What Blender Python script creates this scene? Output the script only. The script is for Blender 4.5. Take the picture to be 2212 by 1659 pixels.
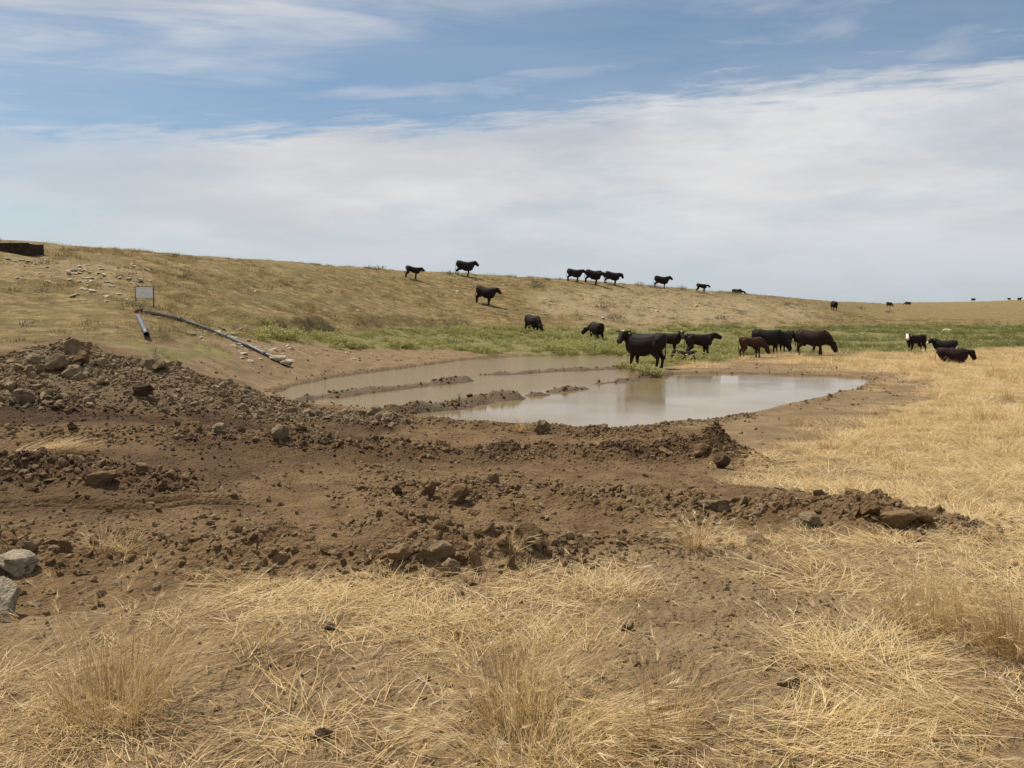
import bpy, bmesh, math
import numpy as np
from mathutils import Vector, Matrix, Euler

# ------------------------------------------------------------------ camera, sky, sun, exposure
sc = bpy.context.scene
for o in list(bpy.data.objects): bpy.data.objects.remove(o)
COL = sc.collection
CAMZ = 1.65
VW, VH, VF, HOR = 2212.0, 1659.0, 1789.6, 665.0          # survey sheet: width, height, focal, horizon row
PITCH = math.atan((VH/2-HOR)/VF)
cam_d = bpy.data.cameras.new('camera'); cam = bpy.data.objects.new('camera', cam_d); COL.objects.link(cam)
cam_d.sensor_width = 36; cam_d.lens = 36*VF/VW; cam_d.clip_end = 20000; cam_d.clip_start = 0.05
cam.location = (0, 0, CAMZ); cam.rotation_euler = (math.pi/2-PITCH, 0, 0)
sc.camera = cam

SUN_AZ = math.radians(-56)      # measured from +Y towards +X: left and beyond the pond
SUN_EL = math.radians(63)
sund = bpy.data.lights.new('sun', 'SUN'); sun = bpy.data.objects.new('sun', sund); COL.objects.link(sun)
sund.energy = 4.8; sund.angle = math.radians(0.6); sund.color = (1.0, 0.925, 0.80)
sdir = Vector((math.sin(SUN_AZ)*math.cos(SUN_EL), math.cos(SUN_AZ)*math.cos(SUN_EL), math.sin(SUN_EL)))
sun.rotation_euler = sdir.to_track_quat('Z', 'Y').to_euler(); sun.location = sdir*60

sc.view_settings.view_transform = 'Standard'; sc.view_settings.look = 'None'
sc.view_settings.exposure = 0.2; sc.view_settings.gamma = 1.0
sc.view_settings.use_curve_mapping = False

class NT:
    """small helper to write node trees"""
    def __init__(s, tree): s.t = tree; s.n = tree.nodes; s.l = tree.links
    def new(s, kind, **kw):
        n = s.n.new(kind)
        for k, v in kw.items(): setattr(n, k, v)
        return n
    def put(s, sock, v):
        if hasattr(v, 'is_output') or hasattr(v, 'links'): s.l.new(v, sock)
        else: sock.default_value = v
    def math(s, op, a, b=0.0, c=0.0, clamp=False):
        n = s.new('ShaderNodeMath', operation=op, use_clamp=clamp)
        for i, v in enumerate((a, b, c)): s.put(n.inputs[i], v)
        return n.outputs[0]
    def mix(s, f, a, b, blend='MIX'):
        n = s.new('ShaderNodeMix', data_type='RGBA', blend_type=blend)
        s.put(n.inputs[0], f)
        for i, v in ((6, a), (7, b)):
            if isinstance(v, (tuple, list)): v = tuple(v)+(1,)*(4-len(v))
            s.put(n.inputs[i], v)
        return n.outputs[2]
    def noise(s, vec, scale, detail=3, rough=0.55, dist=0.0):
        n = s.new('ShaderNodeTexNoise'); s.put(n.inputs['Vector'], vec)
        n.inputs['Scale'].default_value = scale; n.inputs['Detail'].default_value = detail
        n.inputs['Roughness'].default_value = rough; n.inputs['Distortion'].default_value = dist
        return n.outputs[0]
    def ramp(s, v, a, b, lo=0.0, hi=1.0, smooth=True):
        n = s.new('ShaderNodeMapRange', interpolation_type='SMOOTHSTEP' if smooth else 'LINEAR')
        for i, x in enumerate((v, a, b, lo, hi)): s.put(n.inputs[i], x)
        return n.outputs[0]
    def vscale(s, vec, sx, sy, sz, loc=(0, 0, 0), rot=(0, 0, 0)):
        n = s.new('ShaderNodeMapping'); s.put(n.inputs[0], vec)
        n.inputs['Location'].default_value = loc; n.inputs['Rotation'].default_value = rot
        n.inputs['Scale'].default_value = (sx, sy, sz); return n.outputs[0]

def build_world():
    w = bpy.data.worlds.new('World'); sc.world = w; w.use_nodes = True
    nt = NT(w.node_tree); nt.n.clear()
    sky = nt.new('ShaderNodeTexSky', sky_type='NISHITA', sun_disc=False)
    sky.sun_elevation = SUN_EL; sky.sun_rotation = SUN_AZ
    sky.altitude = 900; sky.air_density = 1.0; sky.dust_density = 1.2; sky.ozone_density = 1.6
    tc = nt.new('ShaderNodeTexCoord'); d = tc.outputs['Generated']
    sep = nt.new('ShaderNodeSeparateXYZ'); nt.put(sep.inputs[0], d); X, Y, Z = sep.outputs
    zc = nt.math('MAXIMUM', Z, 0.02)
    px = nt.math('DIVIDE', X, zc); py = nt.math('DIVIDE', Y, zc)          # position on a high flat cloud layer
    cb = nt.new('ShaderNodeCombineXYZ'); nt.put(cb.inputs[0], px); nt.put(cb.inputs[1], py); P = cb.outputs[0]
    def comb(rot, lx, ly, loc=(0, 0, 0)):                                     # turned first, then stretched: streaks lx long, ly wide
        n = nt.new('ShaderNodeMapping', vector_type='TEXTURE'); nt.put(n.inputs[0], P)
        n.inputs['Location'].default_value = loc; n.inputs['Rotation'].default_value = (0, 0, rot); n.inputs['Scale'].default_value = (lx, ly, 1); return n.outputs[0]
    # great pale sheet beyond a long ragged edge
    edge = nt.math('ADD', py, nt.math('MULTIPLY', nt.math('MAXIMUM', px, -.5), 0.5))
    n1 = nt.noise(comb(-.25, 2.2, 1.0, (3.1, .4, 0)), 0.9, 6, 0.6, 0.3)
    n2 = nt.noise(comb(-.3, .5, .26, (7.7, 2, 0)), 1.0, 6, 0.66, 0.25)
    e2 = nt.math('ADD', edge, nt.math('ADD', nt.math('MULTIPLY', nt.math('SUBTRACT', n1, .5), 1.1),
                                      nt.math('MULTIPLY', nt.math('SUBTRACT', n2, .5), 2.2)))
    sheet = nt.ramp(e2, 4.0, 5.0)
    dn = nt.noise(nt.vscale(d, 2.6, 2.6, 10.0, loc=(1.3, 0, 0.2)), 1.7, 6, 0.62)
    thin = nt.ramp(dn, .36, .58, .74, 1.0)
    west = nt.ramp(nt.math('DIVIDE', X, nt.math('MAXIMUM', Y, .05)), -.62, -.2, .70, 1.0)
    low = 1.0
    sheet = nt.math('MULTIPLY', nt.math('MULTIPLY', sheet, nt.math('MULTIPLY', thin, west)), low)
    # combed-out cirrus on the near side of the blue gap
    e3 = nt.math('ADD', py, nt.math('MULTIPLY', px, 0.62))
    n3 = nt.noise(comb(.3, 1.5, .62, (0.4, 5.2, 0)), 1.0, 6, 0.55, 0.8)
    n4 = nt.noise(comb(.45, .8, .16, (2.4, 1.2, 0)), 1.0, 5, 0.62, 0.5)
    cm = nt.ramp(nt.math('ADD', e3, nt.math('MULTIPLY', nt.math('SUBTRACT', n1, .5), 2.0)), 3.35, 2.2)
    cir = nt.ramp(nt.math('ADD', nt.math('MULTIPLY', n3, .8), nt.math('MULTIPLY', n4, .2)),   .36, .66)
    cir = nt.math('MULTIPLY', cm, nt.math('ADD', nt.math('MULTIPLY', cir, .70), .20))
    # loose puffs in the gap
    n5 = nt.noise(comb(-.1, 1.1, .75, (9.2, 3.3, 0)), 1.3, 6, 0.55, 0.4)
    wisp = nt.math('MULTIPLY', nt.ramp(n5, .48, .82), 0.5)
    veil = nt.ramp(n1, .3, .75, .04, .24)
    c = nt.math('MAXIMUM', nt.math('MAXIMUM', sheet, cir), nt.math('MAXIMUM', wisp, veil))
    tone = nt.noise(nt.vscale(d, 3.0, 3.0, 14.0, loc=(4.4, 0, .7)), 1.3, 4, 0.55)
    cc = nt.mix(nt.ramp(tone, .3, .7), (5.8, 5.85, 6.05), (7.2, 7.2, 7.25))
    cc = nt.mix(nt.ramp(Z, 0.13, 0.0, 0, .85), cc, (4.95, 5.5, 6.2))
    skyc = nt.mix(1.0, sky.outputs[0], (0.82, 0.91, 0.90), 'MULTIPLY')
    col = nt.mix(c, skyc, cc)
    bg = nt.new('ShaderNodeBackground'); nt.put(bg.inputs[0], col); bg.inputs[1].default_value = 0.092
    out = nt.new('ShaderNodeOutputWorld'); nt.l.new(bg.outputs[0], out.inputs[0])
build_world()

# ------------------------------------------------------------------ small numeric helpers
rng = np.random.default_rng(7)
def _hash(ix, iy, seed):
    h = (ix.astype(np.int64)*374761393 + iy.astype(np.int64)*668265263 + seed*982451653) & 0xFFFFFFFF
    h = ((h ^ (h >> 13))*1274126177) & 0xFFFFFFFF
    h = h ^ (h >> 16)
    return (h & 0xFFFFFF)/float(0xFFFFFF)
def vnoise(x, y, seed=0):
    x = np.asarray(x, float); y = np.asarray(y, float)
    ix = np.floor(x); iy = np.floor(y); fx = x-ix; fy = y-iy
    fx = fx*fx*(3-2*fx); fy = fy*fy*(3-2*fy)
    a = _hash(ix, iy, seed); b = _hash(ix+1, iy, seed); c = _hash(ix, iy+1, seed); d = _hash(ix+1, iy+1, seed)
    return (a*(1-fx)+b*fx)*(1-fy)+(c*(1-fx)+d*fx)*fy
def fbm(x, y, scale, octv=4, seed=0, gain=0.5):
    s = 0; a = 1; t = 0; f = 1/scale
    for k in range(octv):
        s = s+a*(vnoise(x*f+17.3*k, y*f-9.1*k, seed+k)-0.5); t += a; a *= gain; f *= 2.03
    return s/t*2
def sstep(x, a, b):
    t = np.clip((x-a)/(b-a), 0, 1); return t*t*(3-2*t)
def poly_sd(px, py, poly):
    """signed distance to a polygon, positive inside"""
    px = np.asarray(px, float); py = np.asarray(py, float)
    d = np.full(px.shape, 1e18); ins = np.zeros(px.shape, bool); n = len(poly)
    for i in range(n):
        x0, y0 = poly[i]; x1, y1 = poly[(i+1) % n]
        ex, ey = x1-x0, y1-y0
        t = np.clip(((px-x0)*ex+(py-y0)*ey)/(ex*ex+ey*ey+1e-12), 0, 1)
        d = np.minimum(d, (px-x0-t*ex)**2+(py-y0-t*ey)**2)
        if y0 != y1:
            ins ^= ((y0 > py) != (y1 > py)) & (px < (x1-x0)*(py-y0)/(y1-y0)+x0)
    return np.where(ins, 1, -1)*np.sqrt(d)
def line_near(px, py, pts):
    """distance to a polyline, running parameter 0..n-1 and signed side"""
    best = np.full(np.shape(px), 1e18); par = np.zeros(np.shape(px)); side = np.zeros(np.shape(px))
    for i in range(len(pts)-1):
        x0, y0 = pts[i][:2]; x1, y1 = pts[i+1][:2]; ex, ey = x1-x0, y1-y0
        t = np.clip(((px-x0)*ex+(py-y0)*ey)/(ex*ex+ey*ey+1e-12), 0, 1)
        dd = (px-x0-t*ex)**2+(py-y0-t*ey)**2; m = dd < best
        best = np.where(m, dd, best); par = np.where(m, i+t, par)
        side = np.where(m, ex*(py-y0)-ey*(px-x0), side)
    return np.sqrt(best), par, side
CP, SP = math.cos(PITCH), math.sin(PITCH)
def ray(xv, yv):
    a = (xv-VW/2)/VF; b = -(yv-VH/2)/VF
    return np.array([a, CP+b*SP, -SP+b*CP])
def at_depth(xv, yv, d):
    r = ray(xv, yv); t = d/r[1]; return np.array([r[0]*t, d, CAMZ+r[2]*t])
def to_view(x, y, z):
    dz = z-CAMZ; f = y*CP-dz*SP; u = y*SP+dz*CP; f = np.maximum(f, 1e-3)
    return VW/2+VF*x/f, VH/2-VF*u/f

# ------------------------------------------------------------------ the lie of the land
NEAR = ((.5, 0), (1.5, 0), (2.7, 0), (4.4, 0))
# per view column: ground heights at 6, 8.5, 12 and 16 m, then (depth, height) of plain, plain, foot, low, mid, crest, back, back
COLS = {
    -900: ((0, 0, .3, .7), (19, 1.4), (21, 2.0), (23, 2.7), (25, 3.6), (27, 4.4), (30, 5.0), (37, 4.4), (60, 2.2)),
    -500: ((-.03, -.05, .2, .5), (19, .9), (21, 1.2), (23, 1.7), (26, 2.7), (30, 4.2), (34.5, 5.1), (42, 4.6), (62, 2.5)),
    0: ((-.05, -.12, .12, .33), (19, .55), (22, .78), (25, 1.1), (30, 1.95), (36, 3.85), (42, 5.23), (50, 4.73), (72, 2.5)),
    300: ((-.06, -.2, -.05, .1), (20, .35), (23.5, .65), (26, 1.02), (31, 1.8), (40, 3.6), (49.5, 5.18), (60, 4.62), (85, 2.2)),
    600: ((-.08, -.3, -.3, -.5), (24, -.68), (29, -.05), (36, .6), (39, 1.1), (48, 2.9), (62, 5.23), (75, 4.5), (105, 2)),
    900: ((-.08, -.32, -.55, -.72), (33, -.68), (42, -.45), (52, .3), (55, .72), (62, 1.9), (75.5, 5.22), (90, 4.5), (125, 2)),
    1200: ((-.09, -.34, -.58, -.73), (33, -.73), (48, -.55), (62, .35), (66, .95), (74, 2.4), (86.5, 5.1), (100, 4.3), (140, 1.6)),
    1500: ((-.1, -.35, -.6, -.73), (33, -.7), (52, -.65), (70, .1), (75, .62), (84, 1.75), (97.5, 4.1), (112, 3.4), (150, 1.2)),
    1700: ((-.1, -.35, -.6, -.71), (30, -.72), (54, -.68), (79, .1), (84, .5), (95, 1.55), (111, 3.3), (130, 2.8), (170, 1.6)),
    1860: ((-.1, -.35, -.6, -.68), (28, -.72), (52, -.72), (84, -.1), (92, .25), (112, 1.1), (140, 2.3), (170, 1.8), (240, 1.0)),
    1905: ((-.1, -.35, -.6, -.67), (28, -.71), (51, -.72), (85, -.15), (110, .2), (190, 1.1), (345, 3.2), (450, 2.7), (650, 2)),
    2000: ((-.1, -.35, -.6, -.65), (27, -.70), (50, -.72), (86, -.2), (115, .1), (200, 1.25), (380, 4.15), (480, 3.4), (700, 2)),
    2212: ((-.1, -.33, -.55, -.62), (27, -.70), (50, -.72), (90, -.25), (120, .0), (215, 1.4), (400, 5.2), (520, 4.4), (800, 2)),
    2700: ((-.08, -.28, -.5, -.58), (27, -.65), (50, -.65), (90, -.2), (120, .1), (215, 1.8), (400, 6.2), (520, 5), (800, 3)),
    3100: ((-.05, -.2, -.4, -.5), (27, -.55), (50, -.5), (90, 0), (120, .3), (215, 2.4), (400, 6.6), (520, 5.2), (800, 3))}
def _table():
    xk = np.array(sorted(COLS), float); rows = []
    for x in xk:
        c = COLS[int(x)]; rows.append(list(NEAR)+list(zip((6, 8.5, 12, 16), c[0]))+list(c[1:])+[(1300, 0), (4300, -5)])
    T = np.array(rows)                                     # column, feature, (d, z)
    xd = np.linspace(-1000, 3200, 421); ker = np.exp(-.5*(np.arange(-20, 21)/7.5)**2); ker /= ker.sum()
    D = np.empty((len(xd), T.shape[1])); H = D.copy()
    for k in range(T.shape[1]):
        for arr, v in ((D, np.log(T[:, k, 0])), (H, T[:, k, 1])):
            q = np.interp(xd, xk, v); arr[:, k] = np.convolve(np.pad(q, 20, mode='edge'), ker, 'valid')
    return np.arctan((xd-VW/2)/VF), D, H
TA, TD, TH = _table()
LA = np.linspace(-0.86, 0.86, 260); LR = np.linspace(math.log(.5), math.log(4200), 900)
def _lattice():
    Z = np.empty((len(LA), len(LR))); ker = np.exp(-.5*(np.arange(-12, 13)/4.0)**2); ker /= ker.sum()
    for i, a in enumerate(LA):
        d = np.array([np.interp(a, TA, TD[:, k]) for k in range(TD.shape[1])]); h = np.array([np.interp(a, TA, TH[:, k]) for k in range(TD.shape[1])])
        q = np.interp(LR, d-math.log(math.cos(a)), h); Z[i] = np.convolve(np.pad(q, 12, mode='edge'), ker, 'valid')
    return Z
LZ = _lattice()
def base_z(x, y):
    a = np.clip(np.arctan2(x, y), LA[0], LA[-1]); r = np.log(np.clip(np.hypot(x, y), .51, 4100))
    fa = (a-LA[0])/(LA[1]-LA[0]); fr = (r-LR[0])/(LR[1]-LR[0])
    ia = np.clip(fa.astype(int), 0, len(LA)-2); ir = np.clip(fr.astype(int), 0, len(LR)-2)
    ta = fa-ia; tr = fr-ir
    z = (LZ[ia, ir]*(1-ta)+LZ[ia+1, ir]*ta)*(1-tr)+(LZ[ia, ir+1]*(1-ta)+LZ[ia+1, ir+1]*ta)*tr
    back = sstep(np.abs(np.arctan2(x, y)), 0.9, 1.5)
    return z*(1-back)
def hit(fn, xv, yv, rmin=1.0, rmax=900.0):
    v = ray(xv, yv); h = math.hypot(v[0], v[1])
    r = np.exp(np.linspace(math.log(rmin), math.log(rmax), 2600))
    x = v[0]/h*r; y = v[1]/h*r; z = CAMZ+v[2]/h*r
    g = fn(x, y); b = np.nonzero(z <= g)[0]
    k = b[0] if len(b) else len(r)-1
    return np.array([x[k], y[k], g[k]])
ZW = -0.75
def on_level(xv, yv, z=ZW):
    v = ray(xv, yv); t = (z-CAMZ)/v[2]; return (v[0]*t, v[1]*t)

pond_v = [(592, 852), (640, 833), (700, 820), (780, 808), (880, 795), (1000, 779), (1100, 772), (1200, 768), (1345, 769), (1365, 780), (1366, 800),
          (1384, 812), (1450, 809), (1560, 808), (1700, 811), (1800, 814), (1860, 818), (1888, 825), (1850, 840), (1790, 855), (1720, 875),
          (1640, 893), (1540, 908), (1450, 918), (1380, 927), (1300, 931), (1200, 928), (1120, 922), (1030, 915), (930, 911), (848, 899),
          (846, 894), (800, 889), (730, 881), (680, 875), (630, 866)]
POND = [on_level(*p) for p in pond_v]
bars = [([on_level(*p, z=ZW+.05) for p in ((650, 861), (730, 852), (800, 843), (870, 835), (930, 828), (1000, 820))], .5, (.10, .13, .12, .13, .14, .2)),
        ([on_level(*p, z=ZW+.05) for p in ((1040, 808), (1120, 804), (1200, 799), (1290, 796), (1380, 790))], .6, (.05, .10, .12, .13, .2)),
        ([on_level(*p, z=ZW+.05) for p in ((840, 893), (900, 885), (960, 879), (1010, 869), (1060, 861), (1110, 857), (1130, 855))], .52, (.22, .24, .17, .17, .22, .24, .0)),
        ([on_level(*p, z=ZW+.05) for p in ((1128, 853), (1150, 851), (1172, 849), (1186, 847))], .4, (.02, .22, .15, .0)),
        ([on_level(*p, z=ZW+.04) for p in ((1190, 844), (1215, 842), (1240, 839), (1262, 837))], .4, (.05, .10, .14, .05)),
        ([on_level(*p, z=ZW+.04) for p in ((1295, 827), (1340, 822), (1400, 812), (1440, 806))], .5, (.06, .11, .2, .2))]
heap = [at_depth(-500, 742, 13.6), at_depth(-200, 760, 14.0), at_depth(0, 783, 14.3), at_depth(55, 770, 14.6), at_depth(110, 758, 14.8), at_depth(145, 742, 15.0), at_depth(175, 762, 15.0), at_depth(250, 772, 15.2),
        at_depth(330, 783, 15.4), at_depth(400, 800, 15.5), at_depth(470, 820, 15.8), at_depth(560, 846, 16.2), at_depth(650, 870, 16.4), at_depth(760, 890, 16.2), at_depth(850, 903, 16.0)]
def bh(*pts): return [tuple(hit(base_z, *p)[:2]) for p in pts]
berms = [  # polyline, half width, heights
    (bh((420, 935), (600, 962), (760, 978), (900, 990), (1050, 990), (1200, 988), (1330, 985), (1450, 988), (1540, 992), (1575, 995)), .42, (.12, .17, .15, .15, .13, .13, .16, .22, .34, .18)),
    (bh((880, 915), (1030, 927), (1170, 934), (1300, 946), (1420, 948), (1500, 955)), .38, (.10, .12, .15, .13, .12, .05)),
    (bh((820, 1078), (1000, 1085), (1200, 1098), (1500, 1112), (1750, 1122), (1900, 1135), (2020, 1140)), .5, (.06, .13, .10, .15, .12, .14, .10)),
    (bh((-300, 1190), (0, 1215), (150, 1205), (330, 1200), (500, 1212), (700, 1220), (900, 1225), (1050, 1218), (1200, 1195), (1350, 1186), (1460, 1178)), .28, (.2, .16, .10, .07, .12, .11, .14, .14, .12, .08, .09)),
    (bh((-300, 1050), (0, 1045), (170, 1040), (330, 1058), (480, 1070)), .4, (.2, .18, .2, .14, .03)),
    (bh((-300, 965), (0, 955), (250, 950), (420, 960)), .4, (.12, .1, .1, .08)),
    (bh((560, 1150), (760, 1140), (900, 1150), (1000, 1165)), .35, (.0, .05, .10, .02))]
tracks = [bh((-300, 1092), (0, 1086), (120, 1084), (240, 1089), (330, 1089), (420, 1080), (560, 1081), (660, 1086)),
          bh((-300, 1097), (0, 1090), (120, 1089), (240, 1094), (330, 1095), (420, 1085), (560, 1086), (660, 1092)),
          bh((-300, 1107), (0, 1098), (120, 1097), (240, 1103), (330, 1104), (420, 1094), (560, 1092), (660, 1098))]
banks = [(bh((552, 716), (600, 714), (660, 714), (725, 709)), .62), (bh((745, 704), (820, 699), (900, 702), (960, 700), (1030, 696)), .45), (bh((1120, 692), (1260, 690), (1400, 694)), .28),
         (bh((320, 728), (345, 734), (378, 734)), .22)]
# ground cover zones, traced on the ground sheet
Z_DIRT = [(-900, 1400), (0, 1335), (200, 1305), (450, 1262), (700, 1240), (1010, 1238), (1200, 1205), (1450, 1180), (1520, 1163), (1800, 1160), (2035, 1150),
          (2040, 1128), (1900, 1085), (1700, 1055), (1560, 1040), (1510, 1025), (1600, 1003), (1600, 965), (1545, 940), (1430, 928), (1300, 915), (1100, 900), (850, 890),
          (600, 850), (500, 815), (330, 770), (140, 725), (0, 760), (-900, 730)]
Z_BARE = [(330, 790), (450, 752), (560, 740), (640, 742), (740, 752), (900, 764), (1100, 770), (1340, 772), (1480, 800), (1620, 780), (1760, 790), (1900, 800), (2010, 824),
          (1985, 868), (1890, 912), (1740, 955), (1580, 985), (1300, 960), (600, 980), (400, 850)]
Z_WEED = [(545, 722), (600, 716), (730, 722), (860, 708), (1000, 712), (1140, 706), (1340, 712), (1470, 705), (1620, 698), (1640, 740), (1610, 768), (1560, 778), (1470, 786), (1420, 796),
          (1365, 790), (1340, 766), (1200, 764), (1060, 762), (960, 757), (850, 754), (730, 750), (700, 742), (560, 738)]
Z_MEAD = [(1560, 706), (1700, 706), (1850, 704), (2000, 703), (2212, 703), (2700, 704), (2700, 750), (2212, 752), (2100, 757), (1900, 764), (1800, 760), (1640, 770), (1560, 760)]
Z_GRN2 = [(-600, 730), (0, 738), (120, 742), (300, 738), (420, 725), (520, 742), (600, 700), (420, 690), (330, 680), (300, 720), (200, 735), (60, 772), (-600, 790)]
Z_GRN3 = [(230, 742), (380, 735), (520, 758), (480, 778), (330, 772), (240, 768)]
Z_MOIST = [(-600, 872), (0, 872), (250, 884), (480, 900), (700, 918), (840, 938), (800, 948), (600, 940), (420, 938), (250, 926), (100, 926), (0, 940), (-600, 950)]
Z_MOIST2 = [(-600, 985), (0, 985), (300, 975), (430, 950), (700, 962), (1000, 972), (1300, 965), (1480, 950), (1580, 975), (1585, 1010), (1450, 1010), (1200, 1000), (900, 1005), (600, 1000), (430, 1070), (300, 1110), (0, 1130), (-600, 1150)]
Z_PALE = [(1130, 640), (1300, 620), (1450, 628), (1650, 648), (1760, 665), (1760, 690), (1560, 702), (1300, 700), (1180, 680)]
Z_STON = [(-100, 560), (60, 555), (240, 565), (330, 595), (330, 625), (230, 640), (120, 600), (-100, 600)]
Z_DAMLOW = [(-900, 745), (0, 745), (130, 735), (300, 742), (430, 725), (540, 728), (720, 722), (860, 707), (1000, 706), (1340, 706), (1600, 700), (1760, 702), (2212, 700), (3200, 700), (3200, 300), (-900, 200)]

def zones(x, y, z0):
    """cover weights from the flat survey (base terrain), world fixed"""
    xv, yv = to_view(x, y, z0); s = np.maximum(yv-HOR, 3)
    j = fbm(x, y, 1.1, 4, 31); k = fbm(x, y, 1.3, 4, 57)
    jw = np.clip(s*.10, 2, 26); xw = xv+j*jw*2.2; yw = yv+k*jw*.9
    def m(poly, soft): return sstep(poly_sd(xw, yw, poly), -soft, soft)
    front = (y > 1.2) & (np.abs(np.arctan2(x, y)) < .95)
    d = dict(xv=xv, yv=yv)
    d['dirt'] = np.where(front, m(Z_DIRT, 7), 0); d['bare'] = np.where(front, m(Z_BARE, 9), 0)
    d['weed'] = np.where(front, m(Z_WEED, 3), 0); d['mead'] = np.where(front, m(Z_MEAD, 4), 0)
    d['grn2'] = np.where(front, np.maximum(m(Z_GRN2, 8)*.55, m(Z_GRN3, 6)*.7)*sstep(fbm(x, y, 1.8, 3, 59), -.35, .25), 0)
    d['moist'] = np.where(front, np.maximum(m(Z_MOIST, 10), m(Z_MOIST2, 14)*.55), 0); d['pale'] = np.where(front, m(Z_PALE, 14), 0)
    d['ston'] = np.where(front, m(Z_STON, 12), 0)
    dam = np.where(front, m(Z_DAMLOW, 5), 0)
    d['dam'] = np.where(y > 17, dam, 0)
    return d
def relief(x, y):
    """height of the land, and how cloddy it is"""
    z0 = base_z(x, y); r = np.hypot(x, y)
    Z = zones(x, y, z0)
    dirt, dam = Z['dirt'], Z['dam']
    z = z0+fbm(x, y, 3.5, 3, 3)*.05*sstep(r, 1, 6)*(1-dirt)
    z += dam*(fbm(x, y, 6, 4, 11)*.16+fbm(x*.5, y, 1.4, 4, 15)*.11)*sstep(r, 18, 30)
    z += sstep(r, 120, 300)*fbm(x, y, 60, 4, 19)*1.0
    z += Z['pale']*(fbm(x, y, 3.0, 4, 13)*.34)
    clod = dirt*.05*(1+2*sstep(fbm(x, y, 1.6, 3, 47), .1, .5))
    # berms pushed up by the blade
    for pts, w, hs in berms:
        d, p, sd = line_near(x, y, pts); h = np.interp(p, np.arange(len(hs)), hs)
        gq = np.exp(-(d/w)**2)*h*1.2*(1+1.0*fbm(x, y, .5, 4, 41)); z = z+np.maximum(gq, 0)
        clod = np.maximum(clod, np.exp(-(d/(w*1.15))**2)*np.clip(h*6.5, .2, 1))
    # the spoil heap: angle of repose from a ragged crest
    hz_ = np.full(np.shape(x), -50.0); reg = (r > 8) & (r < 24) & (x < 1) & (y > 2)
    if reg.any():
        xx, yy = x[reg], y[reg]; acc = np.full(xx.shape, -50.0)
        xx = xx+fbm(xx, yy, 1.0, 3, 45)*.25; yy = yy+fbm(xx, yy, 1.1, 3, 46)*.25
        tt = np.linspace(0, len(heap)-1, 90); hq = np.array(heap)
        for t in tt:
            q = [np.interp(t, np.arange(len(heap)), hq[:, k]) for k in range(3)]
            dx = xx-q[0]; dy = yy-q[1]; d = np.sqrt(dx*dx+dy*dy+.04)-.2
            acc = np.maximum(acc, q[2]-d*(.36+.28*sstep(dy/(d+.3), -.5, .6)))
        hz_[reg] = acc+fbm(x[reg], y[reg], .8, 4, 43)*.12
    hp = sstep(hz_-z, -.02, .12); z = np.maximum(z, hz_)
    clod = np.maximum(clod, hp*.95)
    calm = np.ones(np.shape(x))
    for t in tracks:
        d, p, sd = line_near(x, y, t); calm = np.minimum(calm, 1-.85*np.exp(-(d/.22)**2))
    clod = clod*calm
    z += dirt*calm*(fbm(x, y, .9, 4, 21)*.055+fbm(x, y, .22, 3, 23)*.034+np.abs(fbm(x, y, .12, 3, 25))*.024)
    z += (1-dirt)*(1-dam)*sstep(20-r, 0, 8)*(fbm(x, y, .35, 3, 27)*.024+fbm(x, y, .10, 3, 29)*.016)
    for t in tracks:
        d, p, sd = line_near(x, y, t); fade = sstep(p, 0, .6)*(1-sstep(p, 5.3, 6.6))
        z -= (.085*np.exp(-(d/.050)**2)-.025*np.exp(-((d-.11)/.05)**2))*fade
    for pts, h in banks:
        d, p, sd = line_near(x, y, pts); e = sstep(p, .0, .35)*(1-sstep(p, len(pts)-1.35, len(pts)-1.0))
        dd = np.where(sd > 0, d, -d)+fbm(x, y, 2.2, 3, 61)*.7
        z += e*h*(sstep(dd, -.35, .35)*np.exp(-np.maximum(dd, 0)/4.5)-.25*np.exp(-((dd+.5)/.6)**2))
    # the pond
    sdp = poly_sd(x, y, POND)+fbm(x, y, .9, 4, 71)*.16+fbm(x, y, .25, 2, 73)*.05
    zin = ZW-.03-.30*(1-np.exp(-np.maximum(sdp, 0)/.8))
    near = sstep(-sdp, 3.2, 0.0)
    zout = np.clip(z, ZW+.02+.05*np.clip(-sdp, 0, 3), ZW+.03+.20*np.clip(-sdp, 0, 9)+.3*sstep(-sdp, 1.0, 3.2))
    rim = (.02+.07*np.clip(fbm(x, y, .5, 3, 75)+.1, 0, 1))*np.exp(-((sdp+.22)/.2)**2)
    z = np.where(sdp > 0, np.minimum(zin, z), zout*near+z*(1-near)+rim*(r < 60))
    clod = np.maximum(clod, .5*np.exp(-((sdp+.25)/.3)**2)*(r < 34))
    for pts, w, hs in bars:
        d, p, sd = line_near(x, y, pts); h = np.interp(p, np.arange(len(hs)), hs)*.78
        ww = w*(1+.5*fbm(x, y, 1.1, 3, 81)); f = np.exp(-(d/ww)**2.0)
        zb = ZW-.22+f*(h+.22)*(1+.35*fbm(x, y, .45, 3, 83))
        z = np.where(d < w*2.2, np.maximum(z, zb), z)
        clod = np.maximum(clod, .7*(f > .62)*(zb > ZW))
    Z.update(clod=clod, heap=hp, sdp=sdp)
    return z, Z

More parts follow.
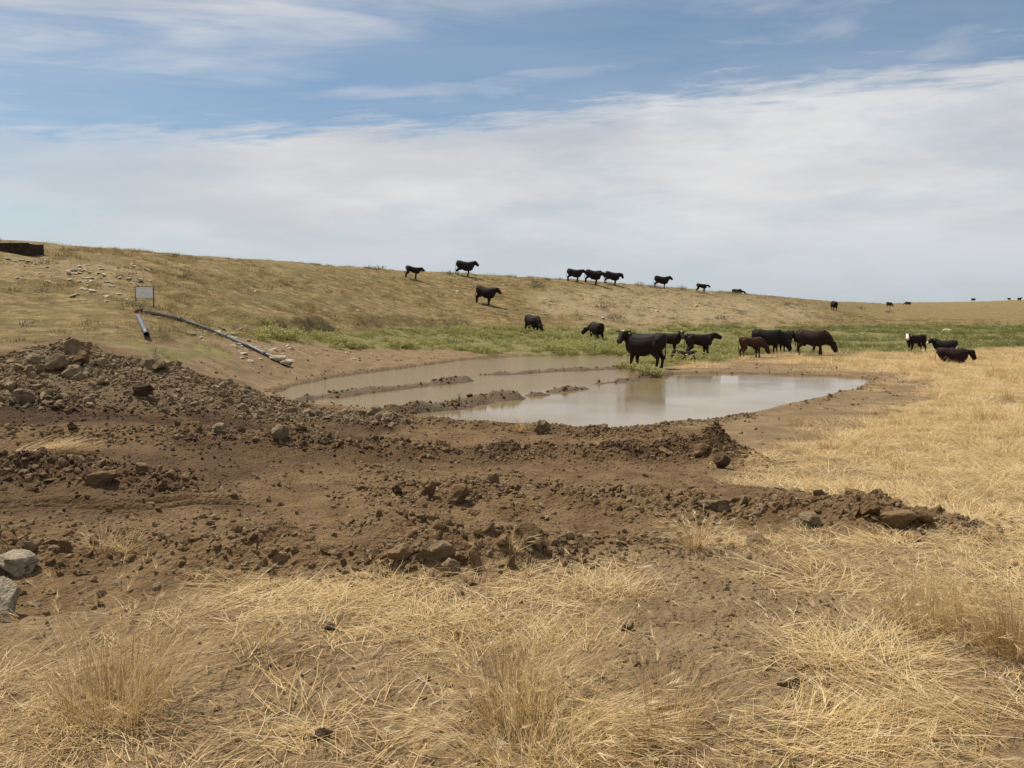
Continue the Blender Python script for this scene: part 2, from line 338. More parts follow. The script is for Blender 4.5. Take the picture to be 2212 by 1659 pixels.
# terrain grid: fine in front, coarse elsewhere
az = np.concatenate([np.linspace(-math.pi, -0.80, 60)[:-1], np.linspace(-0.80, -0.60, 60)[:-1], np.linspace(-0.60, 0.60, 800),
                     np.linspace(0.60, 0.80, 60)[1:], np.linspace(0.80, math.pi, 60)[1:]])
rs = [.35]
while rs[-1] < 4000:
    r = rs[-1]
    st = .06*r if r < 1.8 else (min(max(.016, .62*r*r/1656), .0105*r) if r < 140 else .02*r)
    rs.append(r+st)
rs = np.array(rs); GA, GR = np.meshgrid(az, rs, indexing='ij')
GX = GR*np.sin(GA); GY = GR*np.cos(GA)
GZ, ZON = relief(GX, GY)
def hz(x, y):
    x = np.asarray(x, float); y = np.asarray(y, float)
    fa = np.interp(np.arctan2(x, y), az, np.arange(len(az))); fr = np.interp(np.hypot(x, y), rs, np.arange(len(rs)))
    ia = np.clip(fa.astype(int), 0, len(az)-2); ir = np.clip(fr.astype(int), 0, len(rs)-2); ta = fa-ia; tr = fr-ir
    return (GZ[ia, ir]*(1-ta)+GZ[ia+1, ir]*ta)*(1-tr)+(GZ[ia, ir+1]*(1-ta)+GZ[ia+1, ir+1]*ta)*tr
def zone_at(name, x, y):
    G = ZON[name]
    ia = np.rint(np.interp(np.arctan2(x, y), az, np.arange(len(az)))).astype(int); ir = np.rint(np.interp(np.hypot(x, y), rs, np.arange(len(rs)))).astype(int)
    return G[ia, ir]
def spot(xv, yv): return hit(hz, xv, yv)

# straw cover: patchy near the camera, thick over the field to the right
def straw_cover(x, y, Z):
    r = np.hypot(x, y)
    p = fbm(x, y, 1.5, 4, 91)*.50+fbm(x, y, .45, 3, 93)*.32+fbm(x*.6, y, 5.0, 2, 97)*.25
    right = sstep(Z['xv'], 1350, 2100)*sstep(1500-Z['yv'], 0, 250)
    thr = .10-.38*right-.36*sstep(Z['yv'], 1440, 1600)
    c = sstep(p, thr-.12, thr+.16)
    c = c*(1-Z['dirt'])*(1-Z['dam'])*(1-Z['weed'])*(1-Z['mead'])
    c = c*(1-Z['bare']*(.72+.28*sstep(.12-fbm(x, y, 2.2, 3, 95), -.1, .2)))*(1-Z['grn2'])
    c = c*sstep(-Z['sdp'], .1, .8)
    left_far = (y > 17)*(Z['xv'] < 1100)
    return np.where(left_far, 0, c)
ZON['straw'] = straw_cover(GX, GY, ZON)

# ------------------------------------------------------------------ object helpers
def tag(o, label=None, cat=None, group=None, kind=None):
    if label: o['label'] = label
    if cat: o['category'] = cat
    if group: o['group'] = group
    if kind: o['kind'] = kind
    return o
def link(name, me, parent=None):
    o = bpy.data.objects.new(name, me); COL.objects.link(o)
    if parent: o.parent = parent
    return o
def mesh(name, v, f, mats=(), smooth=False):
    me = bpy.data.meshes.new(name); v = np.asarray(v, np.float32)
    if isinstance(f, np.ndarray) and f.ndim == 2:
        k = f.shape[1]; me.vertices.add(len(v)); me.vertices.foreach_set('co', v.ravel())
        me.loops.add(f.size); me.loops.foreach_set('vertex_index', f.astype(np.int32).ravel())
        me.polygons.add(len(f)); me.polygons.foreach_set('loop_start', np.arange(0, f.size, k, dtype=np.int32))
        me.update(calc_edges=True)
    else:
        me.from_pydata(v.tolist(), [], [list(map(int, q)) for q in f])
    if smooth: me.polygons.foreach_set('use_smooth', np.ones(len(me.polygons), bool))
    for m in mats: me.materials.append(m)
    return me
def attr(me, name, data, kind='FLOAT_COLOR'):
    a = me.attributes.new(name, kind, 'POINT')
    key = {'FLOAT_COLOR': 'color', 'FLOAT': 'value', 'INT': 'value', 'FLOAT_VECTOR': 'vector'}[kind]
    a.data.foreach_set(key, np.ascontiguousarray(data).ravel())

# ------------------------------------------------------------------ materials
def material(name, build):
    m = bpy.data.materials.new(name); m.use_nodes = True; nt = NT(m.node_tree); nt.n.clear()
    out = nt.new('ShaderNodeOutputMaterial'); b = nt.new('ShaderNodeBsdfPrincipled')
    nt.l.new(b.outputs[0], out.inputs[0]); build(nt, b, out); return m
def P(nt, b, col=None, rough=.8, spec=.3):
    if col is not None:
        nt.put(b.inputs['Base Color'], tuple(col)+(1,) if isinstance(col, tuple) and len(col) == 3 else col)
    nt.put(b.inputs['Roughness'], rough); b.inputs['Specular IOR Level'].default_value = spec
def bump(nt, b, h, dist, strength=1.0):
    n = nt.new('ShaderNodeBump'); n.inputs['Strength'].default_value = strength; n.inputs['Distance'].default_value = dist
    nt.put(n.inputs['Height'], h); nt.l.new(n.outputs[0], b.inputs['Normal'])
def geo(nt): return nt.new('ShaderNodeNewGeometry').outputs['Position']
def vattr(nt, name):
    a = nt.new('ShaderNodeAttribute'); a.attribute_name = name; return a

def m_ground(nt, b, out):
    p = geo(nt)
    sa = nt.new('ShaderNodeSeparateColor'); va = vattr(nt, 'cover_a'); nt.l.new(va.outputs['Color'], sa.inputs[0])
    sb = nt.new('ShaderNodeSeparateColor'); vb = vattr(nt, 'cover_b'); nt.l.new(vb.outputs['Color'], sb.inputs[0])
    straw, green, dirt = sa.outputs; moist = va.outputs['Alpha']
    dam, pale, wet = sb.outputs; heapm = vb.outputs['Alpha']
    nL = nt.noise(p, .35, 5, .6); nM = nt.noise(p, 2.2, 5, .62); nS = nt.noise(p, 14, 4, .65); nF = nt.noise(p, 70, 3, .6)
    nmix = nt.math('ADD', nt.math('MULTIPLY', nM, .5), nt.math('MULTIPLY', nS, .5))
    # dry trodden soil
    c = nt.mix(nt.ramp(nM, .35, .68), (.20, .132, .066), (.30, .21, .112))
    c = nt.mix(nt.ramp(nS, .5, .8, 0, .4), c, (.33, .245, .15))
    # dam face: dry short grass, brown earth showing through
    g1 = nt.mix(nt.ramp(nL, .32, .66), (.185, .128, .046), (.235, .172, .066))
    st = nt.noise(nt.vscale(p, 1.0, 1.0, 2.5), 1.3, 7, .72)
    g1 = nt.mix(nt.ramp(st, .50, .60, 0, .85), g1, (.36, .27, .125))
    g1 = nt.mix(nt.ramp(st, .47, .38, 0, .85), g1, (.11, .07, .029))
    ol = nt.noise(nt.vscale(p, .6, .6, 1.2), .6, 5, .65)
    g1 = nt.mix(nt.ramp(ol, .48, .64, 0, .6), g1, (.17, .14, .052))
    g1 = nt.mix(nt.ramp(nM, .54, .68, 0, .6), g1, (.10, .066, .032))
    g1 = nt.mix(nt.ramp(nS, .52, .70, 0, .45), g1, (.36, .28, .15))
    c = nt.mix(dam, c, g1)
    pm = nt.math('MULTIPLY', pale, nt.ramp(nmix, .42, .56))
    c = nt.mix(pm, c, nt.mix(nt.ramp(nS, .4, .65), (.29, .21, .115), (.50, .395, .245)))
    # matted straw litter
    fs = nt.noise(nt.vscale(p, 30, 11, 20, rot=(0, 0, .5)), 1.0, 5, .7)
    sc_ = nt.mix(nt.ramp(fs, .36, .66), (.29, .195, .092), (.52, .375, .18))
    c = nt.mix(nt.ramp(nt.math('ADD', nt.math('MULTIPLY', straw, .78), nt.math('MULTIPLY', nt.math('SUBTRACT', nmix, .5), .9)), .28, .62), c, sc_)
    # green sward
    gc = nt.mix(nt.ramp(nM, .35, .65), (.15, .138, .046), (.25, .222, .085))
    c = nt.mix(nt.ramp(nt.math('ADD', green, nt.math('MULTIPLY', nt.math('SUBTRACT', nmix, .5), .8)), .22, .62), c, gc)
    # turned earth
    d1 = nt.mix(nt.ramp(nM, .34, .66), (.128, .074, .032), (.215, .137, .064))
    d1 = nt.mix(nt.ramp(nS, .5, .78, 0, .55), d1, (.29, .208, .115))
    d1 = nt.mix(nt.math('MULTIPLY', heapm, .6), d1, (.185, .138, .082))
    c = nt.mix(dirt, c, d1)
    mo = nt.math('MULTIPLY', moist, nt.ramp(nM, .2, .42))
    c = nt.mix(nt.math('MULTIPLY', mo, .95), c, (.058, .030, .012))
    c = nt.mix(nt.math('MULTIPLY', wet, .75), c, (.06, .042, .026))
    c = nt.mix(nt.ramp(nF, .3, .7, 0.0, .22), c, (.06, .04, .022))
    P(nt, b, c, nt.ramp(wet, 0, 1, .95, .55), .2)
    vo = nt.new('ShaderNodeTexVoronoi'); nt.put(vo.inputs['Vector'], p); vo.inputs['Scale'].default_value = 26
    h = nt.math('ADD', nt.math('MULTIPLY', nS, 1.0), nt.math('ADD', nt.math('MULTIPLY', nF, .4), nt.math('MULTIPLY', vo.outputs['Distance'], -.45)))
    hd = nt.noise(p, 3.4, 4, .65)
    h = nt.math('ADD', h, nt.math('MULTIPLY', nt.math('MULTIPLY', hd, dam), 3.2))
    bump(nt, b, h, .06, 1.0)
M_GROUND = material('ground_soil_and_cover', m_ground)

def m_water(nt, b, out):
    p = geo(nt)
    n1 = nt.noise(nt.vscale(p, 1.0, 2.6, 1, rot=(0, 0, .12)), 3.2, 4, .6); n2 = nt.noise(nt.vscale(p, 1, 2.0, 1), 9.0, 3, .55)
    wide = nt.noise(p, .22, 3, .5)
    amp = nt.ramp(wide, .4, .62, .25, 1.0)
    b0 = bars[2][0][0]; b1 = bars[5][0][-1]; nx, ny = -(b1[1]-b0[1]), b1[0]-b0[0]; nl = math.hypot(nx, ny)
    sp = nt.new('ShaderNodeSeparateXYZ'); nt.put(sp.inputs[0], p)
    far = nt.math('ADD', nt.math('MULTIPLY', sp.outputs[0], nx/nl), nt.math('ADD', nt.math('MULTIPLY', sp.outputs[1], ny/nl), -(b0[0]*nx+b0[1]*ny)/nl))
    silt = nt.ramp(far, -.6, 1.2)
    amp = nt.math('ADD', amp, nt.math('MULTIPLY', silt, 2.0))
    mud = nt.mix(nt.noise(p, .5, 4, .6), (.17, .125, .062), (.215, .162, .086))
    mud = nt.mix(nt.math('MULTIPLY', silt, .9), mud, (.21, .142, .048))
    P(nt, b, mud, .07, .5); b.inputs['IOR'].default_value = 1.333
    h = nt.math('MULTIPLY', nt.math('ADD', n1, nt.math('MULTIPLY', n2, .45)), amp)
    bump(nt, b, h, .008, .8)
M_WATER = material('muddy_water', m_water)

def m_clod(c0, c1, c2):
    def f(nt, b, out):
        tc = nt.new('ShaderNodeTexCoord').outputs['Object']; oi = nt.new('ShaderNodeObjectInfo')
        p = geo(nt); n1 = nt.noise(p, 9, 4, .65); n2 = nt.noise(p, 55, 3, .6)
        c = nt.mix(nt.ramp(oi.outputs['Random'], 0, 1, smooth=False), c0, c1)
        c = nt.mix(nt.ramp(n1, .42, .72, 0, .8), c, c2)
        c = nt.mix(nt.ramp(n2, .35, .6, .35, 0), c, (.05, .033, .02))
        P(nt, b, c, .95, .15); bump(nt, b, nt.math('ADD', n2, nt.math('MULTIPLY', n1, 2)), .02, .8)
    return f
M_CLOD = material('dry_earth_clod', m_clod((.125, .075, .034), (.205, .134, .067), (.265, .187, .102)))
M_CLODG = material('grey_clay_clod', m_clod((.165, .118, .066), (.255, .19, .112), (.32, .245, .15)))
M_CLODM = material('damp_earth_clod', m_clod((.055, .032, .018), (.085, .052, .03), (.12, .08, .05)))
M_STONE = material('pale_limestone', m_clod((.38, .32, .215), (.52, .45, .32), (.58, .52, .40)))
M_BOULD = material('grey_limestone', m_clod((.25, .21, .145), (.30, .255, .18), (.38, .325, .235)))

def m_blade(c0, c1, c2, trans=.3):
    def f(nt, b, out):
        t = vattr(nt, 'tone').outputs['Fac']; oi = nt.new('ShaderNodeObjectInfo').outputs['Random']
        c = nt.mix(nt.ramp(t, 0, .6), c0, c1); c = nt.mix(nt.ramp(t, .6, 1), c, c2)
        c = nt.mix(nt.math('MULTIPLY', oi, .35), c, c0)
        P(nt, b, c, .65, .25)
        tr = nt.new('ShaderNodeBsdfTranslucent'); nt.put(tr.inputs[0], c)
        mx = nt.new('ShaderNodeMixShader'); mx.inputs[0].default_value = trans
        nt.l.new(b.outputs[0], mx.inputs[1]); nt.l.new(tr.outputs[0], mx.inputs[2]); nt.l.new(mx.outputs[0], out.inputs[0])
    return f
M_STRAW = material('bleached_straw', m_blade((.42, .285, .12), (.66, .49, .235), (.84, .71, .46)))
M_TAWNY = material('tawny_dry_grass', m_blade((.33, .21, .085), (.52, .37, .165), (.66, .51, .28)))
M_OLIVE = material('dry_olive_grass', m_blade((.15, .105, .038), (.24, .175, .07), (.34, .26, .12)))
M_WEED = material('green_weed_leaf', m_blade((.20, .195, .05), (.34, .32, .10), (.47, .43, .18), .4))
M_FLOW = material('cream_weed_flower', m_blade((.36, .35, .12), (.50, .46, .19), (.60, .55, .30), .35))
M_GRASS = material('green_meadow_grass', m_blade((.10, .12, .034), (.18, .185, .06), (.28, .25, .10), .35))
M_SAGE = material('grey_sage_leaf', m_blade((.09, .09, .05), (.15, .145, .085), (.21, .2, .125), .2))
M_TWIG = material('brown_twig', lambda nt, b, o: P(nt, b, nt.mix(nt.noise(geo(nt), 30), (.09, .06, .035), (.17, .12, .07)), .9))

def m_hide(nt, b, out):
    c = vattr(nt, 'hide').outputs['Color']; p = nt.new('ShaderNodeTexCoord').outputs['Object']
    n1 = nt.noise(p, 3.2, 4, .6); n2 = nt.noise(nt.vscale(p, 1, 1, .35), 45, 3, .6)
    c = nt.mix(nt.ramp(n1, .35, .75, 0, .35), c, nt.mix(1.0, c, (2.6, 1.75, 1.3), 'MULTIPLY'))
    P(nt, b, c, .68, .13)
    bump(nt, b, n2, .006, .6)
M_HIDE = material('cattle_hide', m_hide)
M_HOOF = material('dark_hoof', lambda nt, b, o: P(nt, b, nt.mix(nt.noise(geo(nt), 40), (.02, .016, .013), (.05, .04, .032)), .6))
M_TAG = material('yellow_ear_tag', lambda nt, b, o: P(nt, b, nt.mix(nt.noise(geo(nt), 30), (.72, .58, .18), (.78, .66, .30)), .5))
M_EYE = material('dark_eye', lambda nt, b, o: P(nt, b, nt.mix(nt.noise(geo(nt), 60), (.006, .005, .004), (.02, .014, .01)), .15, .6))
def m_pipe(nt, b, out):
    p = geo(nt); n1 = nt.noise(p, 6, 5, .65); n2 = nt.noise(p, 40, 3, .6)
    c = nt.mix(nt.ramp(n1, .4, .7), (.075, .075, .085), (.13, .125, .13)); c = nt.mix(nt.ramp(n2, .55, .8, 0, .6), c, (.22, .17, .125))
    P(nt, b, c, .5, .4); bump(nt, b, n2, .004, .5)
M_PIPE = material('weathered_grey_pipe', m_pipe)
def m_rust(nt, b, out):
    p = geo(nt); n1 = nt.noise(p, 3, 5, .65); n2 = nt.noise(nt.vscale(p, 4, 4, 1), 9, 4, .65)
    c = nt.mix(nt.ramp(n1, .4, .65), (.022, .017, .014), (.06, .033, .019)); c = nt.mix(nt.ramp(n2, .52, .75, 0, .7), c, (.11, .058, .028))
    P(nt, b, c, .85, .2); bump(nt, b, n2, .01, .5)
M_RUST = material('dark_rusted_steel', m_rust)
M_SIGN = material('faded_sign_paint', lambda nt, b, o: P(nt, b, nt.mix(nt.ramp(nt.noise(geo(nt), 7, 5, .65), .35, .75), (.74, .73, .70), (.84, .83, .80)), .55))
M_POST = material('dark_steel_post', lambda nt, b, o: P(nt, b, nt.mix(nt.noise(geo(nt), 20), (.03, .022, .018), (.07, .045, .032)), .7))

# ------------------------------------------------------------------ ground and water
def build_ground():
    na, nr = GX.shape; idx = np.arange(na*nr).reshape(na, nr)
    f = np.stack([idx[:-1, :-1], idx[:-1, 1:], idx[1:, 1:], idx[1:, :-1]], -1).reshape(-1, 4)[:, ::-1]
    me = mesh('ground', np.stack([GX, GY, GZ], -1).reshape(-1, 3), f, [M_GROUND], True)
    Z = ZON; green = np.maximum(np.maximum(Z['weed'], Z['mead']*.95), Z['grn2']*.8)
    wet = sstep(Z['sdp'], -.30, .02)*(GZ < ZW+.12)*.7; wet = np.maximum(wet, (GZ < ZW+.26)*sstep(Z['sdp'], -.1, .3)*.75)
    attr(me, 'cover_a', np.stack([Z['straw']*(.5+.5*sstep(GR, 7, 18)), green, np.maximum(Z['dirt'], Z['heap']), Z['moist']], -1).reshape(-1, 4).astype(np.float32))
    attr(me, 'cover_b', np.stack([Z['dam'], np.maximum(Z['pale'], Z['ston']*.55), wet, Z['heap']], -1).reshape(-1, 4).astype(np.float32))
    o = link('ground', me); tag(o, kind='structure')
    # close the small disc under the camera
    v = [(0, 0, 0)]+[(GX[i, 0], GY[i, 0], GZ[i, 0]) for i in range(0, na, 12)]
    k = len(v)-1
    disc = mesh('ground_underfoot', v, [(0, i+1, (i+1) % k+1) for i in range(k)], [M_GROUND])
    tag(link('ground_underfoot', disc), kind='structure')
build_ground()
def build_water():
    xs = [p[0] for p in POND]; ys = [p[1] for p in POND]
    bm = bmesh.new(); cx = sum(xs)/len(xs); cy = sum(ys)/len(ys); vs = []
    for i, (x, y) in enumerate(POND):
        x0, y0 = POND[i-1]; x1, y1 = POND[(i+1) % len(POND)]
        nx, ny = (y1-y0), -(x1-x0); l = math.hypot(nx, ny)+1e-9
        s = 1 if (sum((POND[k][0]*POND[(k+1) % len(POND)][1]-POND[(k+1) % len(POND)][0]*POND[k][1]) for k in range(len(POND))) > 0) else -1
        vs.append(bm.verts.new((x+s*nx/l*.35, y+s*ny/l*.35, ZW)))
    f = bm.faces.new(vs); bmesh.ops.triangulate(bm, faces=[f])
    for f in bm.faces:
        if f.normal.z < 0: f.normal_flip()
    me = bpy.data.meshes.new('pond_water'); bm.to_mesh(me); bm.free(); me.materials.append(M_WATER)
    tag(link('pond_water', me), kind='structure')
build_water()

# ------------------------------------------------------------------ shapes
def clod_mesh(name, seed, sub, mat, flat=.75, cuts=11, rough=.10):
    g = np.random.default_rng(seed); bm = bmesh.new(); bmesh.ops.create_icosphere(bm, subdivisions=sub, radius=1.0)
    v = np.array([q.co[:] for q in bm.verts])
    for k in range(cuts):
        nrm = g.normal(size=3); nrm /= np.linalg.norm(nrm); lim = g.uniform(.42, .85)
        d = v@nrm; v = v-np.maximum(d-lim, 0)[:, None]*nrm[None]*.94
    ph = g.uniform(0, 50, 6)
    w = fbm(v[:, 0]*1.0+ph[0]+v[:, 2]*.6, v[:, 1]+ph[1]-v[:, 2]*.5, .9, 3, seed % 97)+.6*fbm(v[:, 2]+ph[2], v[:, 0]-v[:, 1]*.7+ph[3], .45, 2, seed % 89)
    v = v*(1+rough*2.0*w)[:, None]
    if sub > 2: v = v*(1+.16*fbm(v[:, 0]*1.3+v[:, 2]+ph[4], v[:, 1]*1.2-v[:, 2]*.8+ph[5], .28, 3, seed % 83))[:, None]
    v = v*np.array([g.uniform(.85, 1.1), g.uniform(.7, .95), flat*g.uniform(.85, 1.1)])
    v /= np.abs(v[:, 0]).max()*2                                # one metre wide
    for q, c in zip(bm.verts, v): q.co = c
    me = bpy.data.meshes.new(name); bm.to_mesh(me); bm.free(); me.materials.append(mat)
    return me
def blades(g, n, R, h, lean, w, seg=3, droop=.4, headfrac=0.0, tone=(0, 1), base=None, yaw0=None, spread=math.pi, ls=.28, kink=.22):
    """curved ribbon blades; returns verts, faces, tone"""
    V = []; F = []; T = []
    for i in range(n):
        a = g.uniform(0, 2*math.pi); rr = R*math.sqrt(g.uniform())
        b = np.array([rr*math.cos(a), rr*math.sin(a), -.01]) if base is None else base(g)
        yaw = (a+g.normal(0, .7)) if yaw0 is None else yaw0+g.uniform(-spread, spread)
        L = h*g.uniform(.55, 1.15); th = abs(g.normal(lean, ls)); dirh = np.array([math.cos(yaw), math.sin(yaw), 0])
        side = np.array([-math.sin(yaw), math.cos(yaw), g.normal(0, .4)]); side /= np.linalg.norm(side)
        t = g.uniform(*tone); p = b.copy(); k0 = len(V)
        for s in range(seg+1):
            f = s/seg; ww = w*(1-.75*f)*g.uniform(.8, 1.2)
            V.append(p-side*ww*.5); V.append(p+side*ww*.5); T += [t, t]
            if s and kink: kz = g.normal(0, kink); dirh = np.array([dirh[0]*math.cos(kz)-dirh[1]*math.sin(kz), dirh[0]*math.sin(kz)+dirh[1]*math.cos(kz), 0])
            ang = th+droop*f*f*1.6; p = p+(dirh*math.sin(ang)+np.array([0, 0, math.cos(ang)]))*L/seg
            if p[2] < .004: p[2] = .004+.01*g.uniform()
        for s in range(seg): q = k0+2*s; F.append((q, q+1, q+3, q+2))
        if g.uniform() < headfrac:                               # bristly seed head
            ax = dirh*math.sin(ang)+np.array([0, 0, math.cos(ang)])
            for m in range(9):
                dv = ax+g.normal(0, .33, 3); dv /= np.linalg.norm(dv); e = p+dv*g.uniform(.035, .075); o = p-ax*g.uniform(0, .045)
                sd = np.cross(dv, g.normal(size=3)); sd = sd/np.linalg.norm(sd)*.0012; k = len(V)
                V += [o-sd, o+sd, e]; T += [min(1, t*.4+.65)]*3; F.append((k, k+1, k+2))
    return V, F, T
def blade_mesh(name, mat, *args, **kw):
    V, F, T = blades(*args, **kw); me = mesh(name, V, F, [mat]); attr(me, 'tone', np.array(T, np.float32), 'FLOAT'); return me
def weed_mesh(name, seed, h=.45, R=.3, stems=42, flower=.7, leaf=M_WEED):
    g = np.random.default_rng(seed); V = []; F = []; T = []; MI = []
    def quad(c, u, v, t, mi):
        k = len(V); V.extend([c-u, c+v, c+u, c-v]); F.append((k, k+1, k+2, k+3)); T.extend([t]*4); MI.append(mi)
    for i in range(stems):
        a = g.uniform(0, 6.283); rr = R*math.sqrt(g.uniform()); b = np.array([rr*math.cos(a), rr*math.sin(a), -.02])
        H = h*g.uniform(.6, 1.1)*(1-.45*(rr/R)**2); tip = b+np.array([math.cos(a)*rr*.5+g.normal(0, .03), math.sin(a)*rr*.5+g.normal(0, .03), H])
        sd = np.array([-math.sin(a), math.cos(a), 0])*.006; k = len(V)
        V.extend([b-sd, b+sd, tip+sd*.5, tip-sd*.5]); F.append((k, k+1, k+2, k+3)); t0 = g.uniform(0, .6); T.extend([t0]*4); MI.append(0)
        for m in range(6):
            f = g.uniform(.15, .95); c = b+(tip-b)*f; ya = g.uniform(0, 6.283); l = g.uniform(.05, .10)*(1.2-f*.5)*h/.45
            u = np.array([math.cos(ya), math.sin(ya), g.uniform(-.1, .7)])*l*.5; v = np.cross(u, g.normal(size=3)); v = v/np.linalg.norm(v)*l*.2
            quad(c+u, u, v, g.uniform(0, 1), 0)
        if g.uniform() < flower:
            for m in range(6):
                c = tip+g.normal(0, .032, 3)*np.array([1, 1, .6]); u = g.normal(size=3); u = u/np.linalg.norm(u)*.024
                v = np.cross(u, g.normal(size=3)); v = v/np.linalg.norm(v)*.022; quad(c, u, v, g.uniform(0, 1), 1)
    me = mesh(name, V, F, [leaf, M_FLOW]); me.polygons.foreach_set('material_index', np.array(MI, np.int32)); attr(me, 'tone', np.array(T, np.float32), 'FLOAT')
    return me

# ------------------------------------------------------------------ scattering of what nobody could count
def scatter(name, label, cat, variants, pts, rot, scl, pick):
    hold = bpy.data.collections.new(name+'_kinds')
    for i, m in enumerate(variants): hold.objects.link(bpy.data.objects.new('%s_%02d' % (name, i), m))
    me = bpy.data.meshes.new(name); me.vertices.add(len(pts)); me.vertices.foreach_set('co', np.asarray(pts, np.float32).ravel())
    attr(me, 'rot', np.asarray(rot, np.float32), 'FLOAT_VECTOR'); attr(me, 'scl', np.asarray(scl, np.float32), 'FLOAT_VECTOR'); attr(me, 'pick', np.asarray(pick, np.int32), 'INT')
    o = link(name, me); tag(o, label, cat, kind='stuff')
    ng = bpy.data.node_groups.new(name, 'GeometryNodeTree')
    ng.interface.new_socket('Geometry', in_out='INPUT', socket_type='NodeSocketGeometry'); ng.interface.new_socket('Geometry', in_out='OUTPUT', socket_type='NodeSocketGeometry')
    N = ng.nodes; L = ng.links; gi = N.new('NodeGroupInput'); go = N.new('NodeGroupOutput')
    ci = N.new('GeometryNodeCollectionInfo'); ci.inputs[0].default_value = hold; ci.inputs[1].default_value = True; ci.inputs[2].default_value = True
    ip = N.new('GeometryNodeInstanceOnPoints'); ip.inputs['Pick Instance'].default_value = True
    def na(nm, dt):
        n = N.new('GeometryNodeInputNamedAttribute'); n.data_type = dt; n.inputs[0].default_value = nm; return n.outputs[0]
    L.new(gi.outputs[0], ip.inputs['Points']); L.new(ci.outputs[0], ip.inputs['Instance']); L.new(na('pick', 'INT'), ip.inputs['Instance Index'])
    L.new(na('rot', 'FLOAT_VECTOR'), ip.inputs['Rotation']); L.new(na('scl', 'FLOAT_VECTOR'), ip.inputs['Scale']); L.new(ip.outputs[0], go.inputs[0])
    md = o.modifiers.new('scatter', 'NODES'); md.node_group = ng
    return o
def sample(n, r0, r1, prob, amax=.70, amin=-.70):
    """area-uniform points in the wedge, kept with probability prob(x, y, r)"""
    a = rng.uniform(amin, amax, n); r = np.sqrt(rng.uniform(r0*r0, r1*r1, n)); x = r*np.sin(a); y = r*np.cos(a)
    k = rng.uniform(size=n) < prob(x, y, r); return x[k], y[k], r[k]
def place(x, y, sink=0.0): return np.stack([x, y, hz(x, y)-sink], 1)
def rand_rot(n, tilt=.15): return np.stack([rng.normal(0, tilt, n), rng.normal(0, tilt, n), rng.uniform(0, 6.283, n)], 1)
def cat3(L): return [np.concatenate(q) for q in zip(*L)]
def zprob(name): return lambda x, y: zone_at(name, x, y)

def area_n(r0, r1, dens): return int(dens*.5*1.40*(r1*r1-r0*r0))
# straw lying and standing over the dry ground
def build_straw():
    g = np.random.default_rng(3); kinds = []
    for k in range(6): kinds.append(blade_mesh('straw_mat', M_STRAW, g, 52, .24, .23, 1.50, .0038, 3, .03, ls=.12))
    for k in range(4): kinds.append(blade_mesh('straw_swathe', M_STRAW, g, 58, .22, .28, 1.49, .0038, 3, .04, ls=.12, yaw0=0.0, spread=.7))
    for k in range(4): kinds.append(blade_mesh('straw_tuft', M_STRAW if k % 2 else M_TAWNY, g, 60, .10, .26, .55, .0032, 3, .55, headfrac=.18))
    for k in range(3): kinds.append(blade_mesh('field_straw', M_STRAW, g, 90, .32, .26, 1.2, .007, 2, .3, ls=.25))
    for k in range(3): kinds.append(blade_mesh('field_tuft', M_TAWNY if k else M_STRAW, g, 70, .18, .32, .55, .009, 2, .5))
    P_ = []
    def add(r0, r1, dens, pick_fn, smin, smax, pw=1.0, extra=None):
        x, y, r = sample(area_n(r0, r1, dens), r0, r1, lambda x, y, r: np.clip(zone_at('straw', x, y), 0, 1)**pw*(1 if extra is None else extra(x, y)))
        n = len(x); s = rng.uniform(smin, smax, n)
        P_.append((place(x, y, .005), rand_rot(n, .08), np.stack([s, s, s*rng.uniform(.6, 1.1, n)], 1), pick_fn(n)))
    add(1.6, 8, 30, lambda n: rng.choice(10, n), .75, 1.25)
    add(1.6, 8, .8, lambda n: 10+rng.choice(4, n), .35, .8, 1.5)
    add(8, 15, 16, lambda n: rng.choice(10, n), .9, 1.4)
    add(8, 15, 5, lambda n: 14+rng.choice(3, n), .7, 1.1)
    add(8, 15, .8, lambda n: 17+rng.choice(3, n), .5, 1.0, 1.5)
    add(15, 30, 8, lambda n: 14+rng.choice(3, n), .5, 1.3)
    add(15, 30, 5, lambda n: rng.choice(10, n), .9, 1.5)
    add(15, 30, .6, lambda n: 17+rng.choice(3, n), .6, 1.1, 1.5)
    add(30, 62, 3.2, lambda n: 14+rng.choice(3, n), 1.0, 1.7)
    add(30, 62, .5, lambda n: 17+rng.choice(3, n), .7, 1.2, 1.5)
    # single stalks strewn over bare soil and spoil
    x, y, r = sample(area_n(1.6, 15, 7), 1.6, 15, lambda x, y, r: (1-zone_at('straw', x, y))*np.where(zone_at('dirt', x, y) > .5, .06, 1.0)*(zone_at('sdp', x, y) < -.2)*(1-zone_at('moist', x, y)))
    n = len(x); s = rng.uniform(.5, 1.0, n); P_.append((place(x, y, -.005), rand_rot(n, .15), np.stack([s, s, s], 1), 20+rng.choice(3, n)))
    for k in range(3): kinds.append(blade_mesh('loose_stalk', M_STRAW, g, 4, .18, .22, 1.5, .0045, 3, .05, ls=.08))
    p, ro, s, i = cat3(P_)
    scatter('dry_straw', 'bleached straw strewn and matted over the dry ground', 'straw', kinds, p, ro, s, i)
build_straw()
